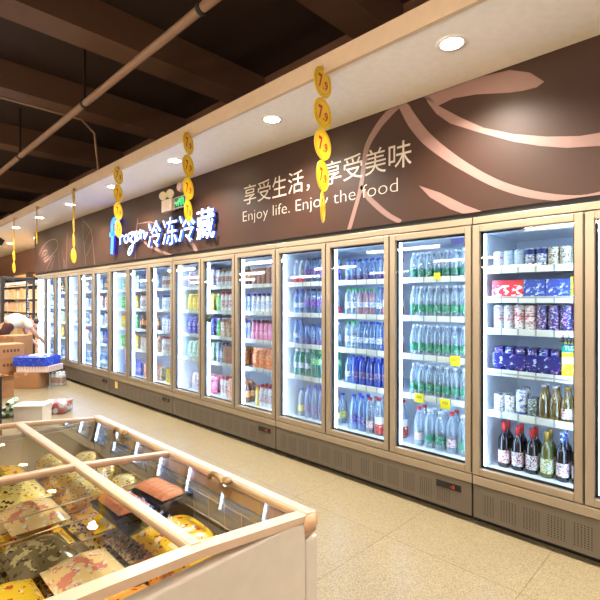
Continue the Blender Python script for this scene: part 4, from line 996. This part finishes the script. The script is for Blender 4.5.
o = MB().box(-.2, .2, -.25, .25, 0, .04).build('plastic_crate', mat('black_crate', (28, 28, 30), .5), None, (.975, 5.95, 0), rz=.2)
for zz in (.04,): MB().box(-.2, -.18, -.25, .25, .04, .66).box(.18, .2, -.25, .25, .04, .66).box(-.18, .18, -.25, -.23, .04, .66).box(-.18, .18, .23, .25, .04, .66).build('crate_wall', mat('black_crate', (28, 28, 30), .5), o, bevel=.004)
tag(o, 'tall black bin cut by the frame edge beyond the freezer', 'bin')
o = MB().pillow(.27, .28, .16, n=8).build('product_bag', printed('white_pink_bag', (240, 230, 226), (230, 150, 150), (200, 200, 205), 12, rough=.3), None, (1.66, 8.2, .006))
o.scale = (.9, .9, 1.9); tag(o, 'white and pink bag sitting inside the open kraft box', 'food bag')

# ------------------------------------------------------------------ wall shelving past the fridges
def gondola(y0, y1, lab, seed):
    r = empty('wall_shelving', (3.38, y0, 0)); tag(r, lab, 'shelving', 'wall shelving past the fridges')
    L = y1 - y0; cm = mat('cream_shelf_metal', (222, 190, 150), .5)
    MB().box(.33, .35, 0, L, 0, 2.25).build('back_panel', mat('peach_back_panel', (226, 186, 148), .6), r)
    MB().box(0, .33, 0, L, .1, .14).box(.02, .33, 0, L, 0, .1).build('base', cm, r)
    for z in (.5, .85, 1.2, 1.55, 1.9): MB().box(0, .33, 0, L, z - .025, z).build('shelf', cm, r)
    for y in (0, L): MB().box(.0, .33, y - .012, y + .012, 0, 2.25).build('upright', mat('dark_upright', (60, 40, 32), .5), r)
    rnd = random.Random(seed)
    cols = [printed('box_art_%d' % i, b, a, None, 16) for i, (b, a) in enumerate((((236, 206, 160), (200, 90, 60)), ((226, 170, 110), (250, 230, 200)), ((240, 224, 190), (180, 140, 90)), ((214, 120, 80), (250, 220, 160)), ((230, 190, 120), (120, 80, 60))))]
    for si, z in enumerate((.14, .5, .85, 1.2, 1.55, 1.9)):
        y = .05; k = 0
        while y < L - .2:
            w = rnd.choice((.1, .13, .16, .19)); h = rnd.uniform(.18, .28)
            if z == 1.9:
                w = .09
                if 'darkjar' not in PROTO: K('darkjar', 'liquor_bottle', 'dark liquor bottle', 'bottle', .08, .26, bottle('liquor_bottle', .27, .036, 'wine', wine_glass, capgold, lwineW, (.1, .4), True))
                o = place('darkjar', 3.38 + .1, y0 + y + w / 2, z + .0005, 'dark liquor bottle on the high shelf of the wall shelving', 'dark liquor bottles on the high wall shelf'); PROTO.setdefault('darkjar', PROTO['darkjar'])
            else:
                o = MB().box(-.11, .11, -w / 2 + .004, w / 2 - .004, 0, h).build('grocery_box', rnd.choice(cols), None, (3.38 + .13, y0 + y + w / 2, z + .0005), bevel=.003)
                tag(o, 'warm-toned grocery box on the wall shelving past the fridges', 'box', 'grocery boxes on the wall shelving')
            y += w; k += 1
gondola(11.1, 13.3, 'cream wall shelving of boxes just past the open fridge door', 1)
gondola(13.4, 16.0, 'second cream wall shelving farther down the wall', 2)
gondola(16.1, 18.9, 'last cream wall shelving near the far wall', 3)
o = MB().box(0, .34, 0, .16, 0, .12).tube([(.17, .08, .12), (.17, .08, .3)], .02).build('track_spotlight', black, None, (1.5, 9.0, 2.75)); o.rotation_euler = (0, .5, .3)
tag(o, 'black ceiling spotlight at the far upper edge', 'spotlight')
o.location = (2.05, 10.9, 2.80)
MB().tube([(.17, .08, .28), (.17, .08, .33)], .01).build('stem', black, o)

# ------------------------------------------------------------------ person bending into the open fridge
def skin(name, chain, edges, m, parent, root=0, sub=2):
    me = bpy.data.meshes.new(name); me.from_pydata([c[0] for c in chain], edges, []); me.materials.append(m)
    o = bpy.data.objects.new(name, me); C.objects.link(o)
    if parent: o.parent = parent
    bm = bmesh.new(); bm.from_mesh(me); lay_ = bm.verts.layers.skin.verify(); bm.verts.ensure_lookup_table()
    for i, c in enumerate(chain):
        bm.verts[i][lay_].radius = (c[1], c[1]); bm.verts[i][lay_].use_root = (i == root)
    bm.to_mesh(me); bm.free()
    o.modifiers.new('skin', 'SKIN').use_smooth_shade = True
    s = o.modifiers.new('subdivision', 'SUBSURF'); s.levels = sub; s.render_levels = sub
    return o
pe = empty('person', (2.25, 10.45, 0)); tag(pe, 'person in a white shirt bending over and reaching into the open far fridge', 'person')
B = [((0, 0, .98), .12), ((.12, 0, 1.04), .125), ((.28, 0, 1.07), .13), ((.40, 0, 1.06), .10), ((.47, 0, 1.03), .055), ((.53, 0, 1.01), .085), ((.60, -.0, .97), .085),
     ((-.02, .1, .9), .085), ((.05, .11, .5), .055), ((-.02, .11, .1), .04), ((-.02, -.1, .9), .085), ((.0, -.11, .5), .055), ((-.06, -.11, .1), .04),
     ((.37, -.16, 1.03), .055), ((.50, -.19, .82), .042), ((.64, -.17, .66), .03), ((.37, .16, 1.0), .055), ((.45, .19, .78), .042), ((.58, .18, .62), .03),
     ((.69, -.165, .61), .03), ((.63, .18, .56), .03)]
E = [(0, 1), (1, 2), (2, 3), (3, 4), (4, 5), (5, 6), (0, 7), (7, 8), (8, 9), (0, 10), (10, 11), (11, 12), (3, 13), (13, 14), (14, 15), (3, 16), (16, 17), (17, 18), (15, 19), (18, 20)]
n = len(B)
for base, pt in ((19, B[19][0]), (20, B[20][0])):
    for i, (dx, dy, dz) in enumerate(((.035, -.03, -.02), (.055, -.012, -.045), (.055, .006, -.05), (.045, .024, -.045), (.03, .036, -.01))):
        B.append(((pt[0] + dx, pt[1] + dy, pt[2] + dz), .009)); E.append((base, len(B) - 1)); B.append(((pt[0] + dx * 1.5, pt[1] + dy * 1.2, pt[2] + dz * 1.8), .007)); E.append((len(B) - 2, len(B) - 1))
skin('body', B, E, mat('skin_tone', (206, 150, 120), .55), pe)
skin('shirt', [((.03, 0, 1.02), .150), ((.10, 0, 1.05), .152), ((.20, 0, 1.085), .16), ((.28, 0, 1.08), .155), ((.40, 0, 1.065), .12), ((.37, -.17, 1.03), .075), ((.44, -.185, .92), .065), ((.37, .17, 1.01), .075), ((.42, .185, .9), .065)],
     [(0, 1), (1, 2), (2, 3), (3, 4), (4, 5), (5, 6), (4, 7), (7, 8)], mat('white_shirt', (236, 228, 216), .8), pe)
skin('trousers', [((.15, 0, 1.045), .152), ((-.03, 0, .93), .15), ((-.03, .1, .85), .105), ((.04, .11, .5), .075), ((-.02, .11, .1), .06), ((-.03, -.1, .85), .105), ((-.0, -.11, .5), .075), ((-.06, -.11, .1), .06)],
     [(0, 1), (1, 2), (2, 3), (3, 4), (1, 5), (5, 6), (6, 7)], mat('dark_maroon_trousers', (84, 34, 28), .8, noise=(30, 24, 26), nscale=3), pe)
for y in (.11, -.11): MB().pillow(.27, .1, .09, n=6, c=(.02, y)).build('shoe', black, pe)
skin('hair', [((.50, 0, 1.07), .08), ((.56, 0, 1.05), .095), ((.62, 0, 1.0), .075)], [(0, 1), (1, 2)], mat('black_hair', (28, 20, 18), .6), pe)

# ------------------------------------------------------------------ world and render look
w = bpy.data.worlds.new('world'); bpy.context.scene.world = w; w.use_nodes = True
w.node_tree.nodes['Background'].inputs[0].default_value = (1, .85, .65, 1); w.node_tree.nodes['Background'].inputs[1].default_value = .3
sc = bpy.context.scene
sc.view_settings.view_transform = 'Standard'; sc.view_settings.look = 'None'; sc.view_settings.gamma = 1; sc.view_settings.exposure = 1.4
sc.cycles.transparent_max_bounces = 24; sc.cycles.max_bounces = 8; sc.cycles.sample_clamp_indirect = 6; sc.cycles.caustics_reflective = False; sc.cycles.caustics_refractive = False
